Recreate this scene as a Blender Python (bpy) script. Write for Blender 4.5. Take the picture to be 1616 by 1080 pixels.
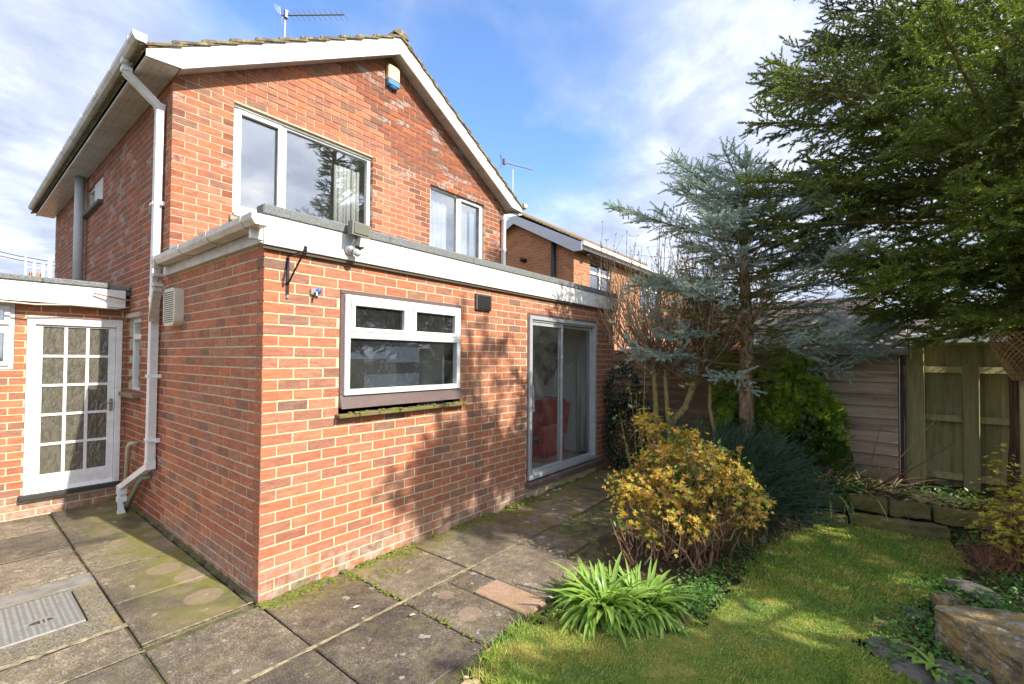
import bpy, math, random
import numpy as np
from mathutils import Vector, Matrix, Euler
random.seed(7); rng = np.random.default_rng(11)
for o in list(bpy.data.objects): bpy.data.objects.remove(o)
scn = bpy.context.scene
COL = scn.collection
R = math.radians

# ---------------------------------------------------------------- camera
cam = bpy.data.cameras.new('camera'); camo = bpy.data.objects.new('camera', cam); COL.objects.link(camo)
cam.sensor_width = 36; cam.lens = 718.5365/1616*36; cam.clip_start = .05; cam.clip_end = 3000
cam.shift_x = -7.82/1616; cam.shift_y = 11.7/1616
yaw, pit, rol = R(51.6955), R(1.1181), R(.4029)
fw = Vector((math.sin(yaw)*math.cos(pit), math.cos(yaw)*math.cos(pit), math.sin(pit)))
rt = Vector((math.cos(yaw), -math.sin(yaw), 0)); up = rt.cross(fw)
rt2 = rt*math.cos(rol)+up*math.sin(rol); up2 = -rt*math.sin(rol)+up*math.cos(rol)
CAMP = Vector((-1.33166, -3.21866, 1.62956))
m = Matrix((rt2, up2, -fw)).transposed().to_4x4(); m.translation = CAMP
camo.matrix_world = m; scn.camera = camo

# ---------------------------------------------------------------- world: sky with clouds
SUNV = Vector((.11, -1, .78)).normalized()
w = bpy.data.worlds.new('World'); scn.world = w; w.use_nodes = True
nt = w.node_tree; nt.nodes.clear()
def NN(nt, t, ins=None, **kw):
    n = nt.nodes.new(t)
    for k, v in kw.items(): setattr(n, k, v)
    for k, v in (ins or {}).items():
        s = n.inputs[k]
        if isinstance(v, bpy.types.NodeSocket): nt.links.new(v, s)
        else: s.default_value = v
    return n
def ramp(nt, fac, stops, interp='LINEAR'):
    n = nt.nodes.new('ShaderNodeValToRGB'); e = n.color_ramp.elements; n.color_ramp.interpolation = interp
    while len(e) < len(stops): e.new(.5)
    for i, (p, c) in enumerate(stops):
        e[i].position = p; e[i].color = (c[0], c[1], c[2], 1) if isinstance(c, (tuple, list)) else (c, c, c, 1)
    nt.links.new(fac, n.inputs[0]); return n.outputs[0]
def MA(nt, op, a, b=None, c=None, clamp=False):
    n = nt.nodes.new('ShaderNodeMath'); n.operation = op; n.use_clamp = clamp
    for i, v in enumerate((a, b, c)):
        if v is None: continue
        if isinstance(v, bpy.types.NodeSocket): nt.links.new(v, n.inputs[i])
        else: n.inputs[i].default_value = v
    return n.outputs[0]
def MIX(nt, f, a, b, mode='MIX'):
    n = nt.nodes.new('ShaderNodeMix'); n.data_type = 'RGBA'; n.blend_type = mode
    for s, v in ((n.inputs[0], f), (n.inputs[6], a), (n.inputs[7], b)):
        if isinstance(v, bpy.types.NodeSocket): nt.links.new(v, s)
        elif isinstance(v, (tuple, list)): s.default_value = (v[0], v[1], v[2], 1)
        else: s.default_value = v
    return n.outputs[2]
def NOI(nt, vec, scale, detail=3, rough=.55, dist=0):
    n = NN(nt, 'ShaderNodeTexNoise', {'Scale': scale, 'Detail': detail, 'Roughness': rough, 'Distortion': dist})
    if vec is not None: nt.links.new(vec, n.inputs['Vector'])
    return n.outputs[0]
sky = NN(nt, 'ShaderNodeTexSky', sky_type='NISHITA', sun_disc=False)
sky.sun_elevation = math.asin(SUNV.z); sky.sun_rotation = math.atan2(SUNV.x, SUNV.y) % (2*math.pi)
sky.air_density = 1.0; sky.dust_density = .4; sky.ozone_density = 2.5
tc = NN(nt, 'ShaderNodeTexCoord').outputs['Generated']
sx = NN(nt, 'ShaderNodeSeparateXYZ', {0: tc})
zz = MA(nt, 'ADD', MA(nt, 'MAXIMUM', sx.outputs[2], 0), .22)
cv = NN(nt, 'ShaderNodeCombineXYZ', {0: MA(nt, 'DIVIDE', sx.outputs[0], zz), 1: MA(nt, 'DIVIDE', sx.outputs[1], zz), 2: 0.0}).outputs[0]
n1 = NOI(nt, cv, 1.15, 7, .56, .35)
n2 = NOI(nt, cv, 3.1, 6, .6, .2)
def pixdir(px, py):
    d = fw + rt2*((px-815.82)/718.54) + up2*((551.7-py)/718.54); return d.normalized()
def ang(d):
    return NN(nt, 'ShaderNodeVectorMath', {0: tc, 1: tuple(d)}, operation='DOT_PRODUCT').outputs['Value']
gap = MA(nt, 'SUBTRACT', 1, ang(pixdir(800, 120)))            # a clear gap in the cloud cover
gap2 = MA(nt, 'SUBTRACT', 1, ang(pixdir(480, -60)))
g = MA(nt, 'MINIMUM', gap, MA(nt, 'MULTIPLY', gap2, 1.6))
dens = MA(nt, 'ADD', MA(nt, 'MULTIPLY', g, 12.5), MA(nt, 'MULTIPLY', MA(nt, 'SUBTRACT', n1, .5), 1.5))
dens = ramp(nt, dens, [(.10, 0.0), (.34, .42), (.62, .9), (1, 1.0)])
shade = ramp(nt, n2, [(.34, (.44, .50, .64)), (.5, (.60, .66, .80)), (.68, (.93, .95, 1.0))])
glow = MA(nt, 'POWER', MA(nt, 'MAXIMUM', ang(SUNV), 0), 3)
cl = MIX(nt, 1.0, shade, ramp(nt, glow, [(0, (.86, .88, .92)), (1, (1.0, .98, .95))]), 'MULTIPLY')
clb = NN(nt, 'ShaderNodeVectorMath', {0: cl, 1: (0, 0, 0)}, operation='ADD')
cs = NN(nt, 'ShaderNodeVectorMath', {0: cl}, operation='SCALE'); nt.links.new(MA(nt, 'ADD', 5.6, MA(nt, 'MULTIPLY', glow, 6)), cs.inputs['Scale'])
tint = MIX(nt, 1.0, sky.outputs[0], (1.0, 1.15, 1.35), 'MULTIPLY')
skyc = MIX(nt, dens, tint, cs.outputs[0])
bg = NN(nt, 'ShaderNodeBackground', {0: skyc, 1: .15})
wo = NN(nt, 'ShaderNodeOutputWorld', {0: bg.outputs[0]})

# ---------------------------------------------------------------- sun, exposure
sl = bpy.data.lights.new('sun', 'SUN'); so = bpy.data.objects.new('sun', sl); COL.objects.link(so)
sl.energy = 4.3; sl.angle = R(.55); sl.color = (1.0, .93, .82)
so.rotation_euler = (-SUNV).to_track_quat('-Z', 'Y').to_euler(); so.location = (2, -10, 12)
scn.view_settings.view_transform = 'Standard'; scn.view_settings.look = 'None'
scn.view_settings.exposure = .84; scn.view_settings.gamma = 1; scn.view_settings.use_curve_mapping = False
scn.cycles.max_bounces = 8; scn.cycles.transparent_max_bounces = 16; scn.cycles.caustics_reflective = False

# ---------------------------------------------------------------- helpers
WL = {}
class MB:
    def __init__(s): s.v = []; s.f = []
    def box(s, x0, x1, y0, y1, z0, z1, j=0):
        b = len(s.v)
        for z in (z0, z1):
            for (x, y) in ((x0, y0), (x1, y0), (x1, y1), (x0, y1)):
                s.v.append((x+random.uniform(-j, j), y+random.uniform(-j, j), z+random.uniform(-j, j)) if j else (x, y, z))
        for f in ((0,3,2,1),(4,5,6,7),(0,1,5,4),(1,2,6,5),(2,3,7,6),(3,0,4,7)): s.f.append(tuple(b+i for i in f))
        return s
    def cbox(s, x0, x1, y0, y1, z0, z1, c=.004):
        """box with chamfered edges"""
        b = len(s.v); P = []
        for sx_ in (0, 1):
            for sy_ in (0, 1):
                for sz_ in (0, 1):
                    X = x1 if sx_ else x0; Y = y1 if sy_ else y0; Z = z1 if sz_ else z0
                    dx, dy, dz = (-c if sx_ else c), (-c if sy_ else c), (-c if sz_ else c)
                    P += [(X, Y+dy, Z+dz), (X+dx, Y, Z+dz), (X+dx, Y+dy, Z)]
        s.v += P
        def i(a, bb, cc, k): return b+(a*4+bb*2+cc)*3+k
        F = []
        for a in (0, 1):
            F.append([i(a,0,0,0), i(a,1,0,0), i(a,1,1,0), i(a,0,1,0)]); F.append([i(0,a,0,1), i(1,a,0,1), i(1,a,1,1), i(0,a,1,1)])
            F.append([i(0,0,a,2), i(1,0,a,2), i(1,1,a,2), i(0,1,a,2)])
        for a in (0, 1):
            for c2 in (0, 1):
                F.append([i(a,c2,0,0), i(a,c2,1,0), i(a,c2,1,1), i(a,c2,0,1)])
                F.append([i(a,0,c2,0), i(a,1,c2,0), i(a,1,c2,2), i(a,0,c2,2)])
                F.append([i(0,a,c2,1), i(1,a,c2,1), i(1,a,c2,2), i(0,a,c2,2)])
        for a in (0, 1):
            for b2 in (0, 1):
                for c2 in (0, 1): F.append([i(a,b2,c2,k) for k in range(3)])
        s.f += [tuple(x) for x in F]; return s
    def poly(s, pts, d):
        """closed polygon pts (3d) extruded by vector d"""
        b = len(s.v); n = len(pts); d = Vector(d)
        for p in pts: s.v.append(tuple(p))
        for p in pts: s.v.append(tuple(Vector(p)+d))
        s.f.append(tuple(range(b, b+n))); s.f.append(tuple(range(b+2*n-1, b+n-1, -1)))
        for i in range(n): s.f.append((b+i, b+n+i, b+n+(i+1) % n, b+(i+1) % n))
        return s
    def quad(s, *p):
        b = len(s.v); s.v += [tuple(q) for q in p]; s.f.append(tuple(range(b, b+len(p)))); return s
    def tube(s, pts, r, n=10, cap=True, sq=None, rs=None):
        """round (or rectangular sq=(w,h)) pipe along points"""
        pts = [Vector(p) for p in pts]; b = len(s.v); k = len(pts)
        for i, p in enumerate(pts):
            t = (pts[min(i+1, k-1)]-pts[max(i-1, 0)]).normalized()
            if 0 < i < k-1:
                t1 = (pts[i]-pts[i-1]).normalized(); t2 = (pts[i+1]-pts[i]).normalized(); t = (t1+t2).normalized()
                sc = 1/max(.5, t.dot(t1))
            else: sc = 1
            a = t.cross(Vector((0, 0, 1)));
            if a.length < .05 or (sq and abs(t.z) > .999): a = Vector((1, 0, 0)) if sq is None else Vector((0, 1, 0)); a = (a-t*a.dot(t))
            a.normalize(); c = a.cross(t).normalized()
            rr = rs[i] if rs else r
            if sq:
                for (u, q) in ((-1,-1),(1,-1),(1,1),(-1,1)): s.v.append(tuple(p+a*u*sq[0]/2+c*q*sq[1]/2*1))
            else:
                for j in range(n):
                    th = 2*math.pi*j/n; s.v.append(tuple(p+(a*math.cos(th)+c*math.sin(th))*rr))
        n = 4 if sq else n
        for i in range(k-1):
            for j in range(n): s.f.append((b+i*n+j, b+i*n+(j+1) % n, b+(i+1)*n+(j+1) % n, b+(i+1)*n+j))
        if cap: s.f.append(tuple(b+j for j in range(n-1, -1, -1))); s.f.append(tuple(b+(k-1)*n+j for j in range(n)))
        return s
    def ball(s, c, r, n=10, m_=7, sc=(1, 1, 1)):
        b = len(s.v)
        for i in range(m_+1):
            ph = math.pi*i/m_
            for j in range(n):
                th = 2*math.pi*j/n
                s.v.append((c[0]+r*sc[0]*math.sin(ph)*math.cos(th), c[1]+r*sc[1]*math.sin(ph)*math.sin(th), c[2]+r*sc[2]*math.cos(ph)))
        for i in range(m_):
            for j in range(n): s.f.append((b+i*n+j, b+i*n+(j+1) % n, b+(i+1)*n+(j+1) % n, b+(i+1)*n+j))
        return s
    def mesh(s, name):
        me = bpy.data.meshes.new(name); me.from_pydata(s.v, [], s.f); me.update(); return me
def link(name, me, mat, parent=None, loc=(0, 0, 0), smooth=False, **props):
    o = bpy.data.objects.new(name, me); COL.objects.link(o)
    if mat is not None and me is not None and len(me.materials) == 0: me.materials.append(mat)
    p = Vector(loc); WL[o.name] = p.copy()
    if parent is not None: o.parent = parent; p = p-WL[parent.name]
    o.location = p
    if smooth and me is not None: me.shade_smooth()
    for k, v in props.items(): o[k] = v
    return o
def obj(name, mb, mat, parent=None, smooth=False, **props):
    return link(name, mb.mesh(name), mat, parent, smooth=smooth, **props)
def thing(name, label, cat, loc=(0, 0, 0), group=None):
    o = link(name, None, None, None, loc); o['label'] = label; o['category'] = cat
    if group: o['group'] = group
    return o
def npmesh(name, V, F, mat_idx=None, mats=None, col=None):
    """fast mesh; V (n,3), F (m,3) or (m,4) int"""
    me = bpy.data.meshes.new(name); V = np.ascontiguousarray(V, dtype=np.float32); F = np.ascontiguousarray(F, dtype=np.int32)
    me.vertices.add(len(V)); me.vertices.foreach_set('co', V.ravel())
    k = F.shape[1]; me.loops.add(F.size); me.loops.foreach_set('vertex_index', F.ravel())
    me.polygons.add(len(F)); me.polygons.foreach_set('loop_start', np.arange(len(F), dtype=np.int32)*k)
    try: me.polygons.foreach_set('loop_total', np.full(len(F), k, dtype=np.int32))
    except Exception: pass
    for mm in (mats or []): me.materials.append(mm)
    if mat_idx is not None: me.polygons.foreach_set('material_index', np.ascontiguousarray(mat_idx, dtype=np.int32))
    if col is not None:
        a = me.attributes.new('shade', 'FLOAT', 'POINT'); a.data.foreach_set('value', np.ascontiguousarray(col, dtype=np.float32))
    me.update(calc_edges=True); return me

# ---------------------------------------------------------------- materials
MATS = {}
def mat(name, col=(.5,.5,.5), rough=.6, metal=0, build=None, bump=None, spec=.5):
    if name in MATS: return MATS[name]
    mm = bpy.data.materials.new(name); mm.use_nodes = True; nt = mm.node_tree
    b = nt.nodes['Principled BSDF']; b.inputs['Base Color'].default_value = (*col, 1); b.inputs['Roughness'].default_value = rough
    b.inputs['Metallic'].default_value = metal; b.inputs['Specular IOR Level'].default_value = spec
    if build: build(nt, b)
    MATS[name] = mm; return mm
def pos(nt): return NN(nt, 'ShaderNodeNewGeometry').outputs['Position']
def bumpn(nt, b, h, strength=.3, dist=.01):
    n = NN(nt, 'ShaderNodeBump', {'Strength': strength, 'Distance': dist, 'Height': h}); nt.links.new(n.outputs[0], b.inputs['Normal'])
def isl(nt):
    g = NN(nt, 'ShaderNodeNewGeometry'); oi = NN(nt, 'ShaderNodeObjectInfo')
    cr = NN(nt, 'ShaderNodeSeparateColor', {0: oi.outputs['Color']}).outputs[0]
    return MA(nt, 'FRACT', MA(nt, 'ADD', MA(nt, 'ADD', g.outputs['Random Per Island'], cr), oi.outputs['Random']))
def setc(nt, b, c): nt.links.new(c, b.inputs['Base Color'])
def mapz(nt, v, s):
    return NN(nt, 'ShaderNodeMapping', {'Vector': v, 'Scale': s}).outputs[0]

def brick_build(stops, marks=False, base=True):
    def f(nt, b):
        p = pos(nt); r = isl(nt)
        c = ramp(nt, r, stops)
        r2 = MA(nt, 'FRACT', MA(nt, 'MULTIPLY', r, 17.3))
        st = NOI(nt, mapz(nt, p, (9, 9, 45)), 1, 4, .6)
        c = MIX(nt, .75, c, ramp(nt, st, [(.3, .62), (.5, .95), (.72, 1.3)]), 'MULTIPLY')
        fl = NOI(nt, p, 55, 4, .65)
        c = MIX(nt, .6, c, ramp(nt, fl, [(.3, .7), (.5, 1.0), (.7, 1.25)]), 'MULTIPLY')
        burnt = ramp(nt, MA(nt, 'ADD', MA(nt, 'MULTIPLY', NOI(nt, p, 7, 2), .5), MA(nt, 'MULTIPLY', r2, .5)), [(.66, 0.0), (.82, .45)])
        c = MIX(nt, burnt, c, (.17, .10, .08))
        z = NN(nt, 'ShaderNodeSeparateXYZ', {0: p}).outputs[2]
        if base:
            e = MA(nt, 'MULTIPLY', ramp(nt, z, [(.06, 1.0), (.26, 0.0)]), ramp(nt, NOI(nt, p, 14, 4), [(.4, 0.0), (.6, .75)]))
            c = MIX(nt, e, c, (.42, .36, .31))
            gg = MA(nt, 'MULTIPLY', ramp(nt, z, [(.02, 1.0), (.16, 0.0)]), ramp(nt, NOI(nt, p, 6, 4), [(.45, 0.0), (.6, .5)]))
            c = MIX(nt, gg, c, (.12, .13, .04))
        if marks:
            e = MA(nt, 'MULTIPLY', ramp(nt, r2, [(.86, 0.0), (.9, 1.0)]), ramp(nt, NOI(nt, p, 28, 5, .7), [(.46, 0.0), (.54, .55)]))
            c = MIX(nt, e, c, (.5, .46, .42))
        setc(nt, b, c)
        bumpn(nt, b, MA(nt, 'ADD', st, NOI(nt, p, 160, 3)), .35, .004)
        b.inputs['Roughness'].default_value = .88; b.inputs['Specular IOR Level'].default_value = .25
    return f
EXT = [(0, (.45, .162, .090)), (.14, (.37, .158, .098)), (.28, (.52, .185, .092)), (.42, (.41, .15, .088)), (.55, (.44, .205, .125)), (.68, (.34, .148, .10)), (.8, (.53, .20, .105)), (.9, (.38, .19, .115)), (.96, (.24, .13, .10)), (1, (.46, .19, .10))]
HOU = [(0, (.30, .095, .052)), (.18, (.22, .10, .066)), (.34, (.38, .115, .055)), (.46, (.24, .105, .07)), (.6, (.31, .098, .055)), (.74, (.20, .095, .066)), (.88, (.42, .14, .065)), (1, (.27, .095, .06))]
M_bext = mat('extension brick', build=brick_build(EXT))
M_bhou = mat('house brick', build=brick_build(HOU, True, False))
M_blink = mat('outhouse brick', build=brick_build([(0, (.40, .14, .07)), (.3, (.46, .19, .09)), (.5, (.30, .13, .09)), (.75, (.42, .15, .08)), (1, (.34, .16, .1))]))
def mort(nt, b):
    p = pos(nt); setc(nt, b, MIX(nt, 1.0, (.64, .54, .35), ramp(nt, NOI(nt, p, 30, 4, .6), [(.3, .72), (.7, 1.15)]), 'MULTIPLY'))
    bumpn(nt, b, NOI(nt, p, 200, 3), .5, .004); b.inputs['Roughness'].default_value = .95
M_mort = mat('mortar', build=mort)
def mort2(nt, b):
    mort(nt, b); p = pos(nt); setc(nt, b, MIX(nt, 1.0, (.54, .44, .30), ramp(nt, NOI(nt, p, 30, 4, .6), [(.3, .7), (.7, 1.15)]), 'MULTIPLY'))
M_mort2 = mat('house mortar', build=mort2)
def wht(dirt, base=(.80, .80, .79), tint=(.30, .27, .20)):
    def f(nt, b):
        p = pos(nt); n = MA(nt, 'ADD', MA(nt, 'MULTIPLY', NOI(nt, mapz(nt, p, (3, 3, 12)), 1, 5, .65), .6), MA(nt, 'MULTIPLY', NOI(nt, p, 23, 4), .4))
        setc(nt, b, MIX(nt, ramp(nt, n, [(.42, 0.0), (.75, dirt)]), base, tint)); b.inputs['Roughness'].default_value = .38
        bumpn(nt, b, NOI(nt, p, 9, 2), .08, .01)
    return f
M_white = mat('white plastic', build=wht(.35, (.78, .78, .77)))
M_wpaint = mat('white paint', build=wht(.45, (.82, .81, .79)))
M_gutter = mat('weathered white plastic', build=wht(.95, (.62, .58, .52), (.26, .20, .14)))
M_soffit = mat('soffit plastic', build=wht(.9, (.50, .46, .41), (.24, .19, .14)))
M_grey = mat('grey plastic pipe', build=wht(.4, (.45, .46, .46), (.25, .24, .22)))
M_beige = mat('beige plastic pipe', build=wht(.6, (.52, .46, .34), (.25, .2, .12)))
M_black = mat('black iron', (.015, .015, .018), .45)
M_brown = mat('brown timber frame', build=wht(.5, (.13, .09, .085), (.20, .15, .14)))
M_alu = mat('aluminium', build=lambda nt, b: (wht(.5, (.56, .58, .60), (.30, .31, .31))(nt, b), setattr(b.inputs['Metallic'], 'default_value', .35)))
M_silver = mat('silver plastic', (.42, .42, .44), .35, .5)
def felt(nt, b):
    p = pos(nt); c = ramp(nt, NOI(nt, p, 130, 2, .8), [(.35, (.07, .075, .08)), (.52, (.19, .20, .205)), (.7, (.36, .37, .37))])
    c = MIX(nt, ramp(nt, NOI(nt, p, 3, 4), [(.45, 0.0), (.75, .5)]), c, (.16, .18, .12))
    setc(nt, b, c); b.inputs['Roughness'].default_value = .9; bumpn(nt, b, NOI(nt, p, 160, 2), .6, .004)
M_felt = mat('roofing felt', build=felt)
def tile(nt, b):
    p = pos(nt); r = isl(nt)
    c = ramp(nt, r, [(0, (.12, .085, .06)), (.5, (.17, .13, .09)), (1, (.10, .075, .055))])
    c = MIX(nt, ramp(nt, NOI(nt, p, 11, 5, .65), [(.45, 0.0), (.62, .85)]), c, (.30, .27, .12))
    c = MIX(nt, ramp(nt, NOI(nt, p, 24, 4, .6), [(.56, 0.0), (.66, .8)]), c, (.42, .37, .24))
    setc(nt, b, c); b.inputs['Roughness'].default_value = .92; bumpn(nt, b, NOI(nt, p, 60, 4), .6, .008)
M_tile = mat('mossy roof tile', build=tile)
def glassb(dark=0.0, ior=1.9, speck=0):
    def f(nt, b):
        nt.nodes.remove(b); out = [n for n in nt.nodes if n.type == 'OUTPUT_MATERIAL'][0]
        tr = NN(nt, 'ShaderNodeBsdfTransparent', {0: (.96, .98, .98, 1)})
        gl = NN(nt, 'ShaderNodeBsdfGlossy', {0: (1, 1, 1, 1), 'Roughness': .01})
        gm_ = NN(nt, 'ShaderNodeNewGeometry'); cosn = NN(nt, 'ShaderNodeVectorMath', {0: gm_.outputs['Incoming'], 1: gm_.outputs['Normal']}, operation='DOT_PRODUCT').outputs['Value']
        q_ = MA(nt, 'SUBTRACT', 1, MA(nt, 'ABSOLUTE', cosn), clamp=True); f0 = ((ior-1)/(ior+1))**2
        frs = MA(nt, 'ADD', f0, MA(nt, 'MULTIPLY', MA(nt, 'POWER', q_, 5), 1-f0))
        mx = NN(nt, 'ShaderNodeMixShader', {0: frs, 1: tr.outputs[0], 2: gl.outputs[0]})
        last = mx.outputs[0]
        if speck:
            p = pos(nt); df = NN(nt, 'ShaderNodeBsdfDiffuse', {0: (.6, .62, .62, 1)})
            vo = NN(nt, 'ShaderNodeTexVoronoi', {'Vector': p, 'Scale': 75.0})
            d = MA(nt, 'MULTIPLY', ramp(nt, vo.outputs['Distance'], [(.08, 1.0), (.2, 0.0)]), ramp(nt, NOI(nt, p, 30, 3), [(.48, 0.0), (.6, speck)]))
            haze = MA(nt, 'ADD', d, MA(nt, 'MULTIPLY', NOI(nt, p, 4, 3), .03))
            last = NN(nt, 'ShaderNodeMixShader', {0: haze, 1: last, 2: df.outputs[0]}).outputs[0]
        nt.links.new(last, out.inputs[0])
    return f
M_glass = mat('window glass', build=glassb(ior=2.9, speck=.2))
M_glassd = mat('door glass', build=glassb(ior=1.5, speck=.05))
M_glassw = mat('rain spotted glass', build=glassb(ior=1.6, speck=.55))
def obscb(nt, b):
    p = pos(nt); n = NOI(nt, mapz(nt, p, (30, 30, 13)), 1, 1, .4, .8)
    b.inputs['Roughness'].default_value = .12; b.inputs['Specular IOR Level'].default_value = .9
    setc(nt, b, ramp(nt, n, [(.3, (.085, .078, .055)), (.6, (.13, .12, .09))])); bumpn(nt, b, n, .5, .02)
M_obsc = mat('patterned obscure glass', build=obscb)
def cloth(c, sc=30, lace=False):
    def f(nt, b):
        p = pos(nt); setc(nt, b, MIX(nt, 1.0, c, ramp(nt, NOI(nt, mapz(nt, p, (sc, sc, 1.5)), 1, 3), [(.3, .75), (.7, 1.12)]), 'MULTIPLY'))
        b.inputs['Roughness'].default_value = .9
        if lace:
            n = NOI(nt, p, 26, 2, .5, 1.5); al = ramp(nt, n, [(.44, .62), (.5, .98), (.56, .62)])
            nt.links.new(al, b.inputs['Alpha'])
    return f
M_curt = mat('white curtain', build=cloth((.78, .77, .74)))
M_lace = mat('lace curtain', build=cloth((.8, .82, .84), 12, True))
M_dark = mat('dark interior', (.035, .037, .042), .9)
M_room = mat('cream interior wall', (.74, .74, .68), .9)
M_carpet = mat('beige carpet', build=cloth((.42, .37, .29), 60))

# ---------------------------------------------------------------- bricks
BP = .2167; BH = .064; CO = .075; MJ = .0115
_bm = {}
def bmesh_for(ori, w_, var, h=BH):
    k = (ori, round(w_, 3), var, round(h, 3))
    if k not in _bm:
        random.seed(hash(k) % 9999); m_ = MB(); j = .0011
        a, d = w_/2, .05
        if ori == 'y': m_.box(-a, a, -d, d, -h/2, h/2, j)
        else: m_.box(-d, d, -a, a, -h/2, h/2, j)
        _bm[k] = m_.mesh('brick')
    return _bm[k]
def bricks(ori, plane, u0, u1, z0, n, openings, par, zmax=None, start='s'):
    """list of (cx,cy,cz,w,ori) for a wall; ori 'y': faces -y and runs along x; 'x': faces -x and runs along y"""
    out = []
    for k in range(n):
        z = z0+k*CO+CO/2
        wrap = (k+par) % 2 == 0          # this wall shows a whole stretcher at the corner
        u = u0 if wrap else u0+.1125 if start == 's' else u0-.1083
        if not wrap and ori == 'y' and start == 's': u = u0; first = .1025
        elif not wrap and start == 's': u = u0+.1125; first = None
        else: first = None
        segs = []
        if start == 's':
            if wrap: segs.append((u0, u0+BP-MJ)); u = u0+BP
            elif ori == 'y': u = u0+.1083          # its corner header is the side wall's stretcher
            else: u = u0+.1083
        else: u = u0-(.1083 if k % 2 else 0)
        while u < u1-.02:
            segs.append((max(u, u0), min(u+BP-MJ, u1))); u += BP
        res = []
        for (a, b) in segs:
            parts = [(a, b)]
            for (o0, o1, oz0, oz1) in openings:
                if oz0 < z < oz1:
                    np_ = []
                    for (c, d) in parts:
                        if d <= o0 or c >= o1: np_.append((c, d)); continue
                        if c < o0-.02: np_.append((c, o0))
                        if d > o1+.02: np_.append((o1, d))
                    parts = np_
            res += parts
        for (a, b) in res:
            if b-a < .025: continue
            if zmax is not None:
                za, zb = zmax(a), zmax(b)
                if max(za, zb) < z-BH/2: continue
                if min(za, zb) < z+BH/2:
                    # cut brick under the verge: trim to where it fits
                    while b-a > .04 and zmax(b) < z+BH/2: b -= .02
                    while b-a > .04 and zmax(a) < z+BH/2: a += .02
                    if b-a < .05: continue
            c = (a+b)/2
            out.append(((c, plane+.05, z) if ori == 'y' else (plane+.05, c, z), b-a, ori))
    return out
def place_bricks(lst, wallmap, mt, limit=300):
    """lst of (pos,w,ori); wallmap ori-> part object; nearest `limit` as objects, the rest joined per part"""
    def key(t): p = Vector(t[0]); d = p-CAMP; area = t[1]*abs(d.y if t[2] == 'y' else d.x)/d.length**3; return -area
    lst = sorted(lst, key=key)
    for (p, w_, o_) in lst[:limit]:
        me = bmesh_for(o_, w_, random.randrange(3))
        ob_ = link('brick', me, mt, wallmap[o_], (p[0]+random.uniform(-.0005, .0005)*(o_ == 'y'), p[1], p[2]+random.uniform(-.0012, .0012))); q_ = random.random(); ob_.color = (q_, q_, q_, 1)
    for o_ in set(t[2] for t in lst[limit:]):
        sub = [t for t in lst[limit:] if t[2] == o_]; m_ = MB()
        for (p, w_, _) in sub:
            a = w_/2; q = random.uniform(-.001, .001)
            if o_ == 'y': m_.box(p[0]-a, p[0]+a, p[1]-.05+q, p[1]+.05, p[2]-BH/2, p[2]+BH/2, .0008)
            else: m_.box(p[0]-.05+q, p[0]+.05, p[1]-a, p[1]+a, p[2]-BH/2, p[2]+BH/2, .0008)
        obj('brickwork', m_, mt, wallmap[o_], kind='stuff')
def core(ori, plane, u0, u1, z0, z1, openings, th=.1, rec=.0025):
    """mortar body behind the brick faces, cut around openings"""
    us = sorted({u0, u1, *[min(max(v, u0), u1) for o in openings for v in (o[0]-rec if 0 else o[0], o[1])]})
    zs = sorted({z0, z1, *[min(max(v, z0), z1) for o in openings for v in (o[2], o[3])]})
    V = {}; m_ = MB()
    def solid(a, c): return not any(o[0] < a < o[1] and o[2] < c < o[3] for o in openings)
    for i in range(len(us)-1):
        j = 0
        while j < len(zs)-1:
            if solid((us[i]+us[i+1])/2, (zs[j]+zs[j+1])/2):
                k = j
                while k+1 < len(zs)-1 and solid((us[i]+us[i+1])/2, (zs[k+1]+zs[k+2])/2): k += 1
                if ori == 'y': m_.box(us[i], us[i+1], plane+rec, plane+th, zs[j], zs[k+1])
                else: m_.box(plane+rec, plane+th, us[i], us[i+1], zs[j], zs[k+1])
                j = k+1
            else: j += 1
    return m_

# ================================================================ EXTENSION
EL = 5.16; W = 2.06
ext = thing('house_extension', 'single-storey flat-roofed red brick extension with white fascia and patio doors', 'extension', (EL/2, 1, 0))
KW = (.555, 1.845, 1.175, 2.15)          # kitchen window opening
SD = (2.935, 4.60, .125, 2.175)          # sliding door opening
e_core = obj('rear_wall', core('y', 0, .007, EL-.007, -.1, 2.40, [KW, SD]), M_mort, ext)
s_core = obj('side_wall', core('x', 0, .1, W-.001, -.1, 2.42, []), M_mort, ext)
L1 = bricks('y', 0, 0, EL, -.025, 32, [KW, SD], 0)
SMW = (2.98, 3.46, 1.225, 2.05); UPW = (5.05, 6.15, 3.745, 4.12)
L_low = bricks('x', 0, 0, 9.2, -.025, 33, [SMW, UPW], 1)
L2 = [t for t in L_low if t[0][1] < W and t[0][2] < 2.38]
# bricks of the far end return
place_bricks(L1+L2, {'y': e_core, 'x': s_core}, M_bext, 300)
obj('end_wall', MB().box(EL-.1, EL-.003, .11, W, -.1, 2.4), M_mort, ext)
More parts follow.
